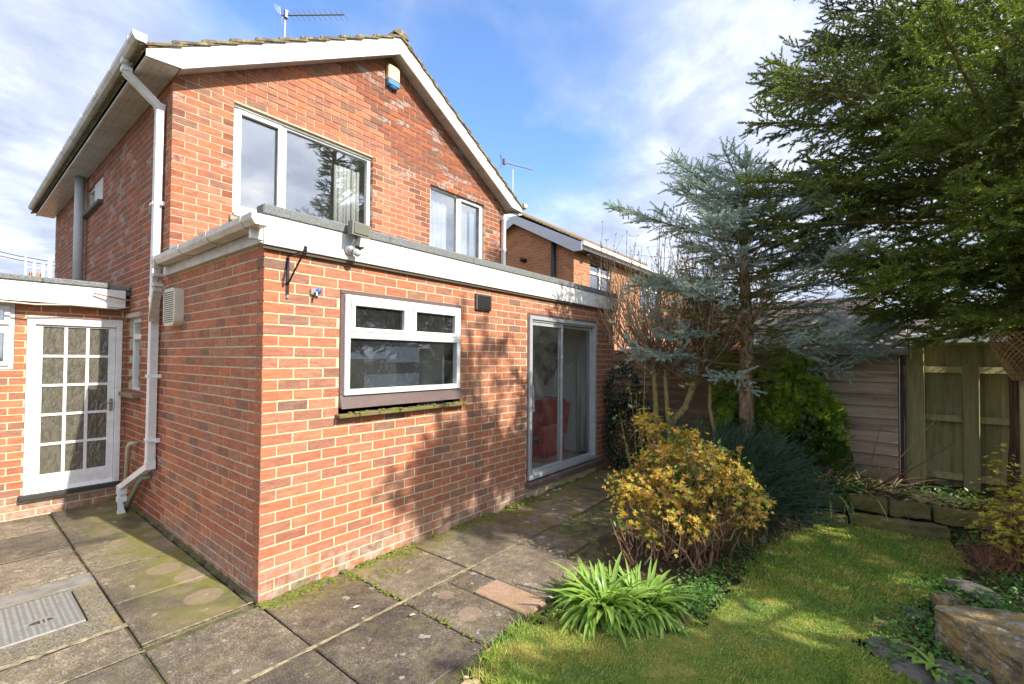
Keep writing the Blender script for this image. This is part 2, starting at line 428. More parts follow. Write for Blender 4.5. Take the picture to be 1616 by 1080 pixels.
# roof
obj('roof_deck', MB().box(.02, EL-.02, .0, W-.0, 2.405, 2.56), M_felt, ext)
obj('fascia', MB().cbox(-.02, EL+.05, -.045, -.008, 2.375, 2.572, .003), M_wpaint, ext)
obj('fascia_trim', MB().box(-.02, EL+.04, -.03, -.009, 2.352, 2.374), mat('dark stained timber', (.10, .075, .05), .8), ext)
m_ = MB(); x = -.03
while x < EL+.03:
    x2 = min(x+1.0, EL+.06); m_.cbox(x, x2-.002, -.055, .06, 2.573, 2.645, .008); x = x2
obj('felt_kerb', m_, M_felt, ext)
obj('side_fascia', MB().box(-.035, -.004, -.03, W+.03, 2.385, 2.49), M_gutter, ext)
obj('side_felt_edge', MB().box(-.06, .1, .065, W, 2.562, 2.59), M_felt, ext)
obj('fascia_end', MB().box(-.10, -.024, -.04, -.01, 2.40, 2.55), M_wpaint, ext)
def gutter(xo, y0, y1, z, w_=.10, h=.07, brk=(), par=None):
    m_ = MB(); t = .004
    P = [(0, 0), (0, -h*.55), (w_*.22, -h), (w_, -h), (w_, 0), (w_-t, 0), (w_-t, -h+t), (w_*.22+t, -h+t), (t, -h*.55), (t, 0)]
    m_.poly([(xo+a, y0, z+b) for a, b in P], (0, y1-y0, 0))
    m_.poly([(xo, y0-.003, z), (xo, y0-.003, z-h*.55), (xo+w_*.22, y0-.003, z-h), (xo+w_, y0-.003, z-h), (xo+w_, y0-.003, z)], (0, .003, 0))
    g_ = obj('gutter', m_, M_gutter, par)
    mbk = MB()
    for yb in brk:
        Q = [(-.006, .006), (-.006, -h*.55-.002), (w_*.22-.003, -h-.006), (w_+.004, -h-.006), (w_+.004, -h), (w_*.22, -h), (0, -h*.55), (0, .006)]
        mbk.poly([(xo+a, yb, z+b) for a, b in Q], (0, .028, 0))
    obj('gutter_bracket', mbk, M_gutter, g_)
    return g_
gutter(-.145, -.16, 2.06, 2.535, .10, .07, (.0, .62, 1.25, 1.93), ext)
# extension downpipe with offset into the house downpipe
m_ = MB(); m_.tube([(-.10, 2.0, 2.47), (-.10, 2.0, 2.24), (-.07, 2.26, 1.98)], .03, sq=(.065, .065))
dp = obj('downpipe', m_, M_gutter, ext)
m_ = MB()
for z in (2.44, 2.36, 2.27): m_.box(-.138, -.062, 1.962, 2.038, z, z+.03)
obj('pipe_collar', m_, M_gutter, dp)

# kitchen window: brown timber surround, white casements
def frame_rect(m_, x0, x1, y0, y1, z0, z1, t, c=.004):
    m_.cbox(x0, x1, y0, y1, z0, z0+t, c); m_.cbox(x0, x1, y0, y1, z1-t, z1, c)
    m_.cbox(x0, x0+t, y0+.0015, y1, z0+t, z1-t, c); m_.cbox(x1-t, x1, y0+.0015, y1, z0+t, z1-t, c)
win = obj('kitchen_window', MB(), M_brown, ext)
m_ = MB(); m_.cbox(KW[0]+.002, KW[1]-.002, -.012, .07, 2.115, 2.148, .004)
m_.cbox(KW[0]+.002, KW[0]+.034, -.010, .07, 1.34, 2.114, .004); m_.cbox(KW[1]-.034, KW[1]-.002, -.010, .07, 1.34, 2.114, .004)
m_.poly([(KW[0]+.002, -.045, 1.235), (KW[0]+.002, .07, 1.26), (KW[0]+.002, .07, 1.339), (KW[0]+.002, -.012, 1.339)], (KW[1]-KW[0]-.004, 0, 0))
obj('timber_surround', m_, M_brown, win)
m_ = MB(); a, b = KW[0]+.03, KW[1]-.03
frame_rect(m_, a, b, -.035, .03, 1.335, 2.112, .045)
m_.cbox(a+.045, b-.045, -.04, .03, 1.775, 1.825, .004)
m_.cbox((a+b)/2-.03, (a+b)/2+.03, -.032, .03, 1.825, 2.067, .004)
frame_rect(m_, a+.047, (a+b)/2-.032, -.044, .0, 1.827, 2.065, .034)
frame_rect(m_, (a+b)/2+.032, b-.047, -.044, .0, 1.827, 2.065, .034)
obj('frame', m_, M_white, win)
for (q0, q1, q2, q3) in ((a+.06, (a+b)/2-.045, 1.845, 2.04), ((a+b)/2+.045, b-.06, 1.845, 2.04), (a+.03, b-.03, 1.36, 1.79)):
    obj('pane', MB().box(q0, q1, -.018, -.010, q2, q3), M_glassw, win)
m_ = MB(); x = KW[0]-.03
while x < KW[1]+.02:
    x2 = min(x+.19+random.uniform(-.02, .02), KW[1]+.03); m_.cbox(x, x2-.004, -.075+random.uniform(-.006, .006), .0, 1.168, 1.2+random.uniform(-.004, .004), .005); x = x2
def sillb(nt, b):
    p = pos(nt); c = MIX(nt, ramp(nt, NOI(nt, p, 18, 5), [(.4, 0.0), (.55, 1.0)]), (.20, .13, .08), (.15, .145, .035))
    setc(nt, b, c); b.inputs['Roughness'].default_value = .95; bumpn(nt, b, NOI(nt, p, 50, 4), 1, .012)
M_sill = mat('mossy sill tile', build=sillb)
obj('sill', m_, M_sill, win)
# moss cushions on the sill
m_ = MB()
for i in range(46):
    x = random.choice([.7, .95, 1.1, 1.25, 1.4, 1.6, 1.75])+random.gauss(0, .05); m_.ball((x, -.055+random.uniform(-.02, .02), 1.202), random.uniform(.007, .018), 6, 4, (1.4, 1, .6))
M_moss = mat('moss', build=lambda nt, b: (setc(nt, b, ramp(nt, NOI(nt, pos(nt), 40, 4), [(.3, (.05, .07, .01)), (.55, (.17, .19, .03)), (.75, (.30, .26, .05))])), bumpn(nt, b, NOI(nt, pos(nt), 150, 3), 1, .01), setattr(b.inputs['Roughness'], 'default_value', 1)))
obj('moss_cushions', m_, M_moss, win, smooth=True, kind='stuff')
# vent grille
v_ = obj('wall_vent', MB().cbox(2.04, 2.27, -.03, .02, 2.125, 2.29, .004), mat('dark grey vent', (.10, .095, .09), .5), ext)
m_ = MB()
for i in range(9): m_.box(2.06, 2.25, -.041, -.031, 2.14+i*.0155, 2.148+i*.0155)
for i in range(10): m_.box(2.06+i*.0205, 2.066+i*.0205, -.044, -.0415, 2.138, 2.277)
obj('vent_slats', m_, mat('vent black', (.03, .03, .03), .6), v_)
# side grille (cream flue cover)
m_ = MB(); P = []
y0, y1, z0, z1 = 1.60, 1.93, 1.90, 2.235
for (cy, cz, a0) in ((y1-.07, z1-.07, 0), (y0+.07, z1-.07, 90), (y0+.07, z0+.07, 180), (y1-.07, z0+.07, 270)):
    for k in range(5): t = R(a0+k*22.5); P.append((-.0, cy+.07*math.cos(t), cz+.07*math.sin(t)))
m_.poly([(-.07, p[1], p[2]) for p in P], (.075, 0, 0))
M_cream = mat('cream plastic', (.62, .57, .46), .45)
gv = obj('flue_grille', m_, M_cream, ext)
m_ = MB()
for i in range(15):
    for j in range(9):
        y = 1.635+j*.0305; z = 1.93+i*.0188; m_.box(-.0725, -.0703, y, y+.018, z, z+.008)
obj('grille_slots', m_, M_dark, gv)

# sliding patio door
sd = obj('patio_door', MB(), M_alu, ext)
m_ = MB(); m_.cbox(SD[0]+.002, SD[1]-.002, -.006, .08, 2.14, 2.173, .003); m_.cbox(SD[0]+.002, SD[0]+.022, -.005, .08, .20, 2.139, .003); m_.cbox(SD[1]-.022, SD[1]-.002, -.005, .08, .20, 2.139, .003)
m_.poly([(SD[0]-.03, -.085, .125), (SD[0]-.03, .08, .13), (SD[0]-.03, .08, .196), (SD[0]-.03, -.085, .172)], (SD[1]-SD[0]+.14, 0, 0))
obj('timber_surround', m_, M_brown, sd)
x0, x1 = SD[0]+.024, SD[1]-.024; xm = 3.69
m_ = MB(); frame_rect(m_, x0, x1, -.03, .06, .198, 2.138, .045, .003)
m_.cbox(x0+.045, x1-.045, -.022, -.0, .244, .262, .002); m_.cbox(x0+.045, x1-.045, -.012, .02, 2.07, 2.092, .002)
obj('frame', m_, M_alu, sd)
m_ = MB(); frame_rect(m_, x0+.05, xm+.03, .0, .025, .265, 2.068, .042, .003); obj('sliding_leaf', m_, M_alu, sd)
m_ = MB(); frame_rect(m_, xm-.03, x1-.047, .028, .05, .246, 2.068, .034, .003); obj('fixed_leaf', m_, M_alu, sd)
obj('pane', MB().box(x0+.085, xm-.008, .009, .015, .30, 2.03), M_glassd, sd)
obj('pane', MB().box(xm+.0, x1-.078, .036, .042, .275, 2.04), M_glassd, sd)
m_ = MB(); m_.cbox(x0+.056, x0+.083, -.03, -.001, 1.03, 1.30, .004); m_.cbox(x0+.05, x0+.09, -.036, -.002, 1.0, 1.08, .003); obj('handle', m_, M_silver, sd)
obj('brick_plinth', MB().box(SD[0], SD[1], -.003, .1, -.1, .124), M_mort, ext)

# rooms
def room(par, x0, x1, y0, y1, z0, z1, mt, flm, extra=''):
    t = .01; m_ = MB()
    m_.box(x0-t, x0, y0, y1, z0, z1); m_.box(x1, x1+t, y0, y1, z0, z1); m_.box(x0-t, x1+t, y1, y1+t, z0, z1); m_.box(x0-t, x1+t, y0, y1+t, z1, z1+t)
    r_ = obj('room_shell', m_, mt, par); obj('room_floor', MB().box(x0, x1, y0, y1, z0-t, z0), flm, par); return r_
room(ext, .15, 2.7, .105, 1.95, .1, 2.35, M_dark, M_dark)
obj('kitchen_blind', MB().box(1.0, 1.62, .35, .36, 1.2, 2.3), mat('navy blind', (.02, .03, .055), .8), ext)
obj('kitchen_wall_strip', MB().box(1.72, 1.74, .12, .5, 1.1, 2.3), mat('pale reveal', (.22, .23, .2), .9), ext)
room(ext, 2.8, 5.02, .105, 4.2, .15, 2.36, M_room, M_carpet)
m_ = MB()
for i in range(9):
    y = .22+i*.033; m_.tube([(4.93+.02*math.sin(i*1.9), y, .2), (4.93+.02*math.sin(i*1.9), y, 2.25)], .028, 8)
obj('curtain', m_, M_curt, ext, smooth=True)

# ================================================================ MAIN HOUSE
HW = 4.97; HB = 9.2; AX = HW/2; SL = .6; EZ = 4.30
hou = thing('house', 'two-storey red brick house with white bargeboards, gable end facing the garden', 'house', (HW/2, 5.6, 0))
def gz(x): return EZ+.12+SL*min(x, HW-x)                # underside of the verge on the wall
BW = (.53, 2.21, 3.15, 4.305); SW = (3.21, 4.43, 3.15, 4.28)
g_core = obj('gable_wall', core('y', W, .007, HW-.007, 2.40, EZ+.1, [BW, SW]), M_mort2, hou)
m_ = MB(); m_.poly([(.007, W+.007, EZ+.1), (HW-.007, W+.007, EZ+.1), (HW-.007, W+.007, gz(HW)), (AX, W+.007, gz(AX)), (.007, W+.007, gz(0))], (0, .09, 0)); obj('gable_top', m_, M_mort2, g_core)
SMW = (2.98, 3.46, 1.225, 2.05); UPW = (5.05, 6.15, 3.745, 4.12)
hs_core = obj('side_wall', core('x', 0, W+.005, HB-.1, -.1, EZ+.15, [SMW, UPW]), M_mort2, hou)
L1 = bricks('y', W, 0, HW, 2.45, 52, [BW, SW], 1, zmax=gz)
L2 = [t for t in bricks('x', 0, W, HB, -.025, 59, [SMW, UPW], 1) if t[0][2] > 2.45]+[t for t in L_low if t[0][1] > W]
L2 = [t for t in L2 if not (t[0][1] < W+.3 and t[0][2] < 2.4 and False)]
place_bricks(L1+L2, {'y': g_core, 'x': hs_core}, M_bhou, 300)
m_ = MB(); m_.box(HW-.1, HW-.003, W+.11, HB-.1, 0, EZ+.15); m_.box(.0, HW, HB-.1, HB, 0, EZ+.2)
m_.poly([(0, HB-.1, EZ+.2), (HW, HB-.1, EZ+.2), (AX, HB-.1, gz(AX))], (0, .1, 0)); obj('rear_walls', m_, M_mort, hou)
m_ = MB(); m_.box(.11, HW-.11, W+.3, HB-.11, 2.42, 2.46); m_.box(.11, HW-.11, W+.11, HB-.11, EZ+.16, EZ+.19); obj('floors', m_, M_dark, hou)
# lead flashing above the flat roof
m_ = MB(); m_.cbox(-.006, .35, W-.02, W-.002, 2.56, 2.69, .003); x = .35
while x < HW: m_.box(x, min(x+.8, HW), W-.015, W-.002, 2.56, 2.68, .001); x += .8
obj('flashing', m_, mat('lead flashing', (.16, .19, .18), .6), hou)
# roof: planes, verge tiles, courses
VO = .20; EO = .25
def rp(x, side):     # z of the roof deck top
    xx = x if side < 0 else HW-x
    return EZ+.13+.095+SL*xx
roof = obj('roof', MB(), M_tile, hou)
m_ = MB()
for s_ in (-1, 1):
    xa = -EO if s_ < 0 else HW+EO
    za = EZ+.215-SL*EO; zb = EZ+.215+SL*AX
    m_.poly([(xa, W-VO+.03, za), (AX, W-VO+.03, zb), (AX, W-VO+.03, zb-.05), (xa, W-VO+.03, za-.05)], (0, HB+VO-.05-W+VO, 0))
obj('roof_deck', m_, M_dark, roof)
nrm = math.hypot(1, SL); CS = .275
ncr = int(math.hypot(AX+EO+.06, (AX+EO+.06)*SL)/CS)+1
rest = MB()
for s_ in (-1, 1):
    for k in range(ncr):
        d0 = k*CS; d1 = min(d0+CS+.09, (AX+EO+.05)*nrm)
        def P(d, h):   # point up the slope at distance d from the eave, lifted h
            xx = -EO-.05+d/nrm; z = EZ+.215+SL*xx
            x = xx if s_ < 0 else HW-xx
            return (x-s_*-0, z+h)
        lift0, lift1 = .055, .012
        a, b = P(d0, lift0), P(d1, lift1); a2, b2 = P(d0, lift0-.03), P(d1, lift1-.02)
        y = W-VO-.025; 
        for c in range(26 if s_ < 0 else 26):
            ya = y+c*.30; 
            if ya > HB+VO: break
            yb = ya+.295; q = random.uniform(-.004, .004)
            m_ = rest if c > 0 else MB()
            m_.poly([(a[0], ya+q, a[1]), (b[0], ya+q, b[1]), (b2[0], ya+q, b2[1]), (a2[0], ya+q, a2[1])], (0, yb-ya, 0))
            if c == 0: obj('roof_tile', m_, M_tile, roof)
obj('roof_tiles', rest, M_tile, roof, kind='stuff')
m_ = MB(); y = W-VO-.03
k = 0
while y < HB+VO:
    y2 = y+.33; r0 = .105
    pts = []
    for j in range(9):
        t = math.pi*j/8; pts.append((AX+r0*1.15*math.cos(t), y+.0, EZ+.235+SL*AX-.015+r0*math.sin(t)*.8))
    q = MB() if k < 1 else m_
    q.poly(pts, (0, .325, 0)); 
    if k < 1: obj('ridge_tile', q, M_tile, roof)
    y = y2; k += 1
obj('ridge_tiles', m_, M_tile, roof, kind='stuff')
# mortar bedding under verge tiles
def bed(nt, b):
    p = pos(nt); setc(nt, b, ramp(nt, NOI(nt, p, 18, 5, .65), [(.35, (.10, .085, .04)), (.5, (.30, .24, .12)), (.66, (.52, .44, .28))])); bumpn(nt, b, NOI(nt, p, 50, 4), 1, .01); b.inputs['Roughness'].default_value = .95
M_bed = mat('mossy mortar bedding', build=bed)
m_ = MB()
for s_ in (-1, 1):
    X = lambda xx: xx if s_ < 0 else HW-xx
    n_ = 24
    for i in range(n_):
        xa = -EO+.01+(AX+EO-.01)*i/n_; xb = -EO+.01+(AX+EO-.01)*(i+1)/n_; y = W-VO-.012+random.uniform(-.005, .005)
        za, zb = EZ+.215+SL*xa, EZ+.215+SL*xb
        m_.poly([(X(xa), y, za-.0), (X(xb), y, zb-.0), (X(xb), y, zb+.035), (X(xa), y, za+.035)], (0, .06, 0))
obj('verge_mortar', m_, M_bed, roof)
# bargeboards with boxed toes, soffits
for s_ in (-1, 1):
    X = lambda xx: xx if s_ < 0 else HW-xx
    top = lambda xx: EZ+.212+SL*xx
    m_ = MB(); yb = W-VO
    m_.poly([(X(-.25), yb, EZ-.0), (X(.025), yb, EZ+.02), (X(.025), yb, top(.025)-.205), (X(AX), yb, top(AX)-.225), (X(AX), yb, top(AX)), (X(-.25), yb, top(-.25))], (0, .022, 0))
    obj('bargeboard', m_, M_wpaint, hou)
    m_ = MB(); m_.poly([(X(.02), yb+.024, top(.02)-.195), (X(AX), yb+.024, top(AX)-.2), (X(AX), yb+.024, top(AX)-.185), (X(.02), yb+.024, top(.02)-.18)], (0, VO-.03, 0)); obj('verge_soffit', m_, M_soffit, hou)
    m_ = MB(); m_.box(min(X(-.225), X(-.001)), max(X(-.225), X(-.001)), yb+.024, HB+VO, EZ+.0, EZ+.012)
    for q in (-.17, -.115, -.06): a_, b_ = sorted((X(q), X(q+.006))); m_.box(a_, b_, yb+.026, HB+VO, EZ-.004, EZ-.0005)
    obj('eave_soffit', m_, M_soffit, hou)
    m_ = MB(); a_, b_ = sorted((X(-.25), X(-.228))); m_.box(a_, b_, yb+.024, HB+VO, EZ-.012, EZ+.09); obj('eave_fascia', m_, M_gutter, hou)
# toe closing piece on the right
obj('toe_box', MB().box(HW-.02, HW+.02, W-VO+.024, W-.003, EZ+.013, EZ+.19), M_soffit, hou)
gutter(-.355, W-VO-.04, HB+VO, EZ+.16, .10, .075, [W-.1+.72*i for i in range(10)], hou)
# main downpipe (square) on the side wall
dp = obj('downpipe', MB().tube([(-.305, 2.27, 4.40), (-.305, 2.27, 4.27), (-.05, 2.27, 4.06), (-.05, 2.33, .56), (-.14, 2.92, .27), (-.14, 2.93, -.01)], .03, sq=(.066, .066)), M_white, hou)
for (x, y, z, h) in ((-.305, 2.27, 4.36, .05), (-.305, 2.27, 4.28, .04), (-.05, 2.27, 4.03, .06), (-.05, 2.295, 2.15, .06), (-.05, 2.33, .53, .08), (-.14, 2.925, .20, .09), (-.14, 2.93, .12, .05)): obj('pipe_collar', MB().box(x-.038, x+.038, y-.038, y+.038, z, z+h), M_white, dp)
for z in (3.1, 1.42, .8): obj('pipe_clip', MB().box(-.09, -.0, 2.28, 2.38, z, z+.025).box(-.035, -.0, 2.22, 2.2795, z-.005, z+.03), M_white, dp)
dp = obj('downpipe', MB().tube([(HW+.30, W-.1, 4.38), (HW+.30, W-.1, 4.30), (HW-.10, W-.06, 4.17), (HW-.10, W-.05, 2.66)], .03, sq=(.062, .062)), M_white, hou)
for z in (4.1, 3.55): obj('pipe_collar', MB().box(HW-.14, HW-.06, W-.09, W, z, z+.04), M_white, dp)
gutter(HW+.255, W-VO-.04, HB, EZ+.16, .10, .075, [], hou)
obj('soil_pipe', MB().tube([(-.085, 6.13, 2.3), (-.085, 6.13, EZ+.0)], .058, 16), M_grey, hou, smooth=True)
# windows
def window(par, x0, x1, z0, z1, yf, mull, name='window', sill=True, nested=()):
    wd = obj(name, MB(), M_white, par); m_ = MB(); t = .05
    frame_rect(m_, x0+.003, x1-.003, yf, yf+.06, z0+.003, z1-.003, t)
    for xm in mull: m_.cbox(xm-.03, xm+.03, yf+.002, yf+.06, z0+t, z1-t, .004)
    for (a, b) in nested: frame_rect(m_, a, b, yf-.012, yf+.03, z0+t-.012, z1-t+.012, .045)
    obj('frame', m_, M_white, wd)
    xs = [x0]+list(mull)+[x1]
    for a, b in zip(xs[:-1], xs[1:]): obj('pane', MB().box(a+.028, b-.028, yf+.032, yf+.038, z0+.04, z1-.04), M_glass, wd)
    return wd
wd = window(hou, *BW, W+.05, [1.07], 'window', nested=[(BW[0]+.045, 1.045)])
obj('sill', MB().poly([(BW[0]+.002, W-.05, 3.10), (BW[0]+.002, W+.05, 3.13), (BW[0]+.002, W+.05, 3.155), (BW[0]+.002, W-.05, 3.125)], (BW[1]-BW[0]-.004, 0, 0)), M_white, wd)
obj('stone_sill', MB().cbox(BW[0]-.03, BW[1]+.03, W-.04, W+.02, 3.045, 3.098, .005), mat('pale stone', (.36, .30, .2), .9), wd)
obj('head_trim', MB().box(BW[0], BW[1], W+.03, W+.06, BW[3]-.028, BW[3]-.001), M_gutter, wd)
m_ = MB()
for i in range(14):
    x = 1.80+i*.024; m_.tube([(x, W+.22+.02*math.sin(i*2.3), 3.1), (x, W+.22+.02*math.sin(i*2.3), 4.12)], .019, 8)
obj('curtain', m_, M_curt, wd, smooth=True)
m_ = MB()
for i in range(4): x = .60+i*.02; m_.tube([(x+.04*0, W+.22, 3.1), (x, W+.22, 3.9)], .012, 6)
obj('curtain', m_, M_curt, wd, smooth=True)
ws = window(hou, *SW, W+.05, [3.84], 'window', nested=[(3.86, SW[1]-.045)])
m_ = MB()
for (xa, xb) in ((3.27, 3.72), (3.93, 4.2)):
    n_ = 26
    for i in range(n_):
        x0_ = xa+(xb-xa)*i/n_; x1_ = xa+(xb-xa)*(i+1)/n_
        m_.quad((x0_, W+.2+.014*math.sin(i*1.1), 3.1), (x1_, W+.2+.014*math.sin((i+1)*1.1), 3.1), (x1_, W+.2+.014*math.sin((i+1)*1.1), 4.22), (x0_, W+.2+.014*math.sin(i*1.1), 4.22))
obj('lace_curtain', m_, M_lace, ws)
m_ = MB()
for i in range(6): m_.tube([(4.24+i*.02, W+.17, 3.1), (4.24+i*.02, W+.17, 4.2)], .015, 6)
obj('curtain', m_, mat('blue grey curtain', (.35, .42, .48), .9), ws, smooth=True)
rooms = obj('bedroom_shell', MB(), M_dark, hou)
m_ = MB()
for (xa, xb) in ((.15, 2.6), (2.75, 4.85)):
    m_.box(xa-.01, xa, W+.105, W+2.5, 2.47, 4.42); m_.box(xb, xb+.01, W+.105, W+2.5, 2.47, 4.42); m_.box(xa-.01, xb+.01, W+2.5, W+2.51, 2.47, 4.42)
obj('bedroom_wall', m_, mat('grey room', (.12, .125, .13), .9), rooms)
# side windows
def sidewin(y0, y1, z0, z1, zt, par, opening=False):
    wd = obj('window', MB(), M_white, par); m_ = MB(); t = .045
    def fr(a, b, c, d, xo=.03):
        m_.cbox(xo, xo+.05, a, b, c, c+t, .003); m_.cbox(xo, xo+.05, a, b, d-t, d, .003); m_.cbox(xo+.001, xo+.05, a, a+t, c+t, d-t, .003); m_.cbox(xo+.001, xo+.05, b-t, b, c+t, d-t, .003)
    fr(y0+.003, y1-.003, z0+.003, z1-.003)
    if zt: m_.cbox(.022, .08, y0+t, y1-t, zt-.03, zt+.03, .003)
    obj('frame', m_, M_white, wd)
    obj('pane', MB().box(.055, .06, y0+.03, y1-.03, z0+.03, z1-.03), M_glass, wd); return wd
w1 = sidewin(*SMW[:2], SMW[2], SMW[3], 1.84, hou)
obj('sill', MB().cbox(-.075, .03, 2.93, 3.52, 1.175, 1.223, .006), mat('brown stone', (.22, .18, .11), .9), w1)
obj('head_trim', MB().cbox(-.03, .03, 2.95, 3.5, 2.052, 2.10, .006), M_soffit, w1)
obj('dark_room', MB().box(.12, .125, 2.9, 3.6, 1.2, 2.1), mat('pale interior', (.3, .3, .28), .9), w1)
w2 = sidewin(*UPW[:2], UPW[2], UPW[3], None, hou)
obj('sill', MB().cbox(-.06, .03, 5.0, 6.22, 3.695, 3.743, .006), mat('dark stone', (.12, .10, .07), .9), w2)
m_ = MB(); m_.cbox(.0, .029, 5.08, 5.60, 3.77, 4.08, .004); obj('casement', m_, M_gutter, w2)
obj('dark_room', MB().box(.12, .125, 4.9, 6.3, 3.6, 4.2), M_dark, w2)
# waste pipes at the foot of the wall
obj('waste_pipe', MB().tube([(-.0, 2.98, .70), (-.07, 2.98, .70), (-.07, 3.05, .66), (-.07, 3.16, .02)], .022, 10), M_beige, hou, smooth=True)
obj('waste_pipe', MB().tube([(-.0, 2.48, .42), (-.06, 2.52, .42), (-.07, 2.60, .36), (-.1, 3.0, -.02)], .024, 10), mat('green grey pipe', (.24, .26, .2), .6), hou, smooth=True)
obj('overflow_pipe', MB().tube([(.05, 3.36, 2.24), (-.14, 3.36, 2.262), (-.32, 3.40, 2.30)], .009, 6), mat('copper pipe', (.34, .16, .1), .5), hou)

# ================================================================ LEAN-TO / OUTHOUSE
LY = 3.6; LX0 = -4.2
lk = thing('outhouse', 'low brick side porch with white glazed door and flat felt roof left of the house', 'outbuilding', (-1.5, 4.6, 0))
DO = (-.79, -.035, .155, 2.035); LW = (-1.75, -.87, 1.48, 2.165)
lc = obj('front_wall', core('y', LY, LX0, -.001, -.1, 2.3, [DO, LW]), M_mort, lk)
Lb = [t for t in bricks('y', LY, LX0+.05, -.004, -.025, 31, [DO, LW], 0, start='n')]
place_bricks(Lb, {'y': lc}, M_blink, 300)
m_ = MB(); m_.box(LX0, LX0+.1, LY+.11, 9, -.1, 2.3); m_.box(LX0, -.001, 8.9, 9, -.1, 2.3); obj('far_walls', m_, M_mort, lk)
obj('roof_deck', MB().box(LX0-.1, -.004, LY-.12, 9.1, 2.31, 2.365), M_felt, lk)
obj('fascia', MB().cbox(LX0-.1, -.045, LY-.165, LY-.145, 2.165, 2.36, .003), M_wpaint, lk)
obj('fascia_soffit', MB().box(LX0-.1, -.05, LY-.143, LY-.003, 2.205, 2.225), mat('dull brown board', (.2, .16, .11), .9), lk)  # soffit board in one even brown
m_ = MB(); x = LX0-.1
while x < -.19:
    x2 = min(x+.9, -.19); m_.cbox(x, x2-.002, LY-.18, LY-.0, 2.366, 2.425, .01); x = x2
m_.cbox(-.19, -.01, LY-.16, LY+.1, 2.366, 2.41, .005)
obj('felt_kerb', m_, M_felt, lk)
dr = obj('door', MB(), M_wpaint, lk)
m_ = MB(); a, b, c, d = DO
m_.cbox(a+.002, a+.062, LY-.02, LY+.08, c, d-.002, .004); m_.cbox(b-.055, b-.002, LY-.02, LY+.08, c, d-.002, .004); m_.cbox(a+.062, b-.055, LY-.019, LY+.08, d-.09, d-.002, .004)
obj('frame', m_, M_wpaint, dr)
px_ = [a+.115, a+.275, a+.287+.163-.005, b-.127]
a0, b0 = a+.065, b-.058; g0, g1 = a0+.055, b0-.06; zt_, zb_ = 1.925, .385
m_ = MB(); yl = LY+.005
m_.cbox(a0, g0, yl, yl+.045, .205, d-.095, .003); m_.cbox(g1, b0, yl, yl+.045, .205, d-.095, .003)
m_.cbox(g0, g1, yl+.0005, yl+.045, .205, zb_, .003); m_.cbox(g0, g1, yl+.0005, yl+.045, zt_, d-.095, .003)
pw = (g1-g0)/3; ph = (zt_-zb_)/5
for i in (1, 2): m_.cbox(g0+pw*i-.014, g0+pw*i+.014, yl+.004, yl+.04, zb_, zt_, .003)
for k in range(1, 5):
    for i in range(3): m_.cbox(g0+pw*i+(.014 if i else 0), g0+pw*(i+1)-(.014 if i < 2 else 0), yl+.006, yl+.038, zb_+ph*k-.014, zb_+ph*k+.014, .003)
m_.poly([(a0, yl-.035, .205), (a0, yl-.001, .205), (a0, yl-.001, .245)], (b0-a0, 0, 0))
obj('door_leaf', m_, M_wpaint, dr)
for i in range(3):
    for k in range(5):
        if (i, k) == (0, 0): pm = MB().box(-pw/2+.005, pw/2-.005, -.004, .004, -ph/2+.005, ph/2-.005).mesh('pane')
        link('pane', pm, M_obsc, dr, (g0+pw*(i+.5), yl+.022, zb_+ph*(k+.5)))
m_ = MB(); m_.cbox(b0-.045, b0-.015, yl-.012, yl-.001, 1.0, 1.14, .003); m_.tube([(b0-.03, yl-.01, 1.1), (b0-.03, yl-.05, 1.1), (b0-.13, yl-.055, 1.095)], .008, 8); m_.box(b0-.034, b0-.026, yl-.014, yl-.012, 1.025, 1.05)
obj('handle', m_, mat('chrome', (.6, .6, .6), .2, 1), dr)
obj('threshold', MB().cbox(a-.03, b+.0, LY-.07, LY+.08, .155, .203, .006), mat('dark weathered sill', (.045, .04, .038), .8), dr)
lw = window(lk, LW[0], LW[1], LW[2], LW[3], LY+.0, [(-1.3)], 'window')
m_ = MB(); frame_rect(m_, -1.27, -.905, LY-.02, LY+.03, 1.52, 1.88, .04); frame_rect(m_, -1.27, -.905, LY-.02, LY+.03, 1.93, 2.12, .04); m_.cbox(-1.27, -.92, LY+.005, LY+.05, 1.885, 1.925, .003); obj('casement', m_, M_white, lw)
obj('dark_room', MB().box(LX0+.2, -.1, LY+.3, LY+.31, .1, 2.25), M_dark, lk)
m_ = MB(); pts = [(-3, LY-.19, 2.15), (-1.6, LY-.185, 2.155), (-.9, LY-.185, 2.145), (-.75, LY-.19, 2.138), (-.5, LY-.185, 2.158), (-.3, LY-.185, 2.155), (-.12, LY-.18, 2.15), (.02, LY-.1, 2.19)]
m_.tube(pts, .008, 6); c_ = obj('cable', m_, M_cream, lk)

# ================================================================ FIXTURES ON THE WALLS
al = thing('alarm_box', 'cream burglar alarm box with blue lower strip high on the gable', 'alarm box', (2.48, W, 5.5))
m_ = MB(); m_.cbox(2.39, 2.58, W-.075, W-.001, 5.455, 5.66, .012); obj('cover', m_, mat('yellowed cream plastic', (.72, .62, .36), .4), al)
m_ = MB(); m_.cbox(2.39, 2.58, W-.078, W-.001, 5.375, 5.453, .012); m_.ball((2.485, W-.04, 5.375), .06, 10, 6, (1.2, .5, .4)); obj('strobe_strip', m_, mat('blue plastic', (.08, .25, .48), .3), al)
sec = thing('security_light', 'grey floodlight with round motion sensor on the white fascia', 'security light', (.60, -.05, 2.47))
m_ = MB(); m_.ball((.60, -.06, 2.455), .045, 12, 8, (1, .8, 1)); m_.tube([(.60, -.05, 2.45), (.61, -.10, 2.50), (.615, -.11, 2.56)], .017, 8); obj('base', m_, M_silver, sec, smooth=True)
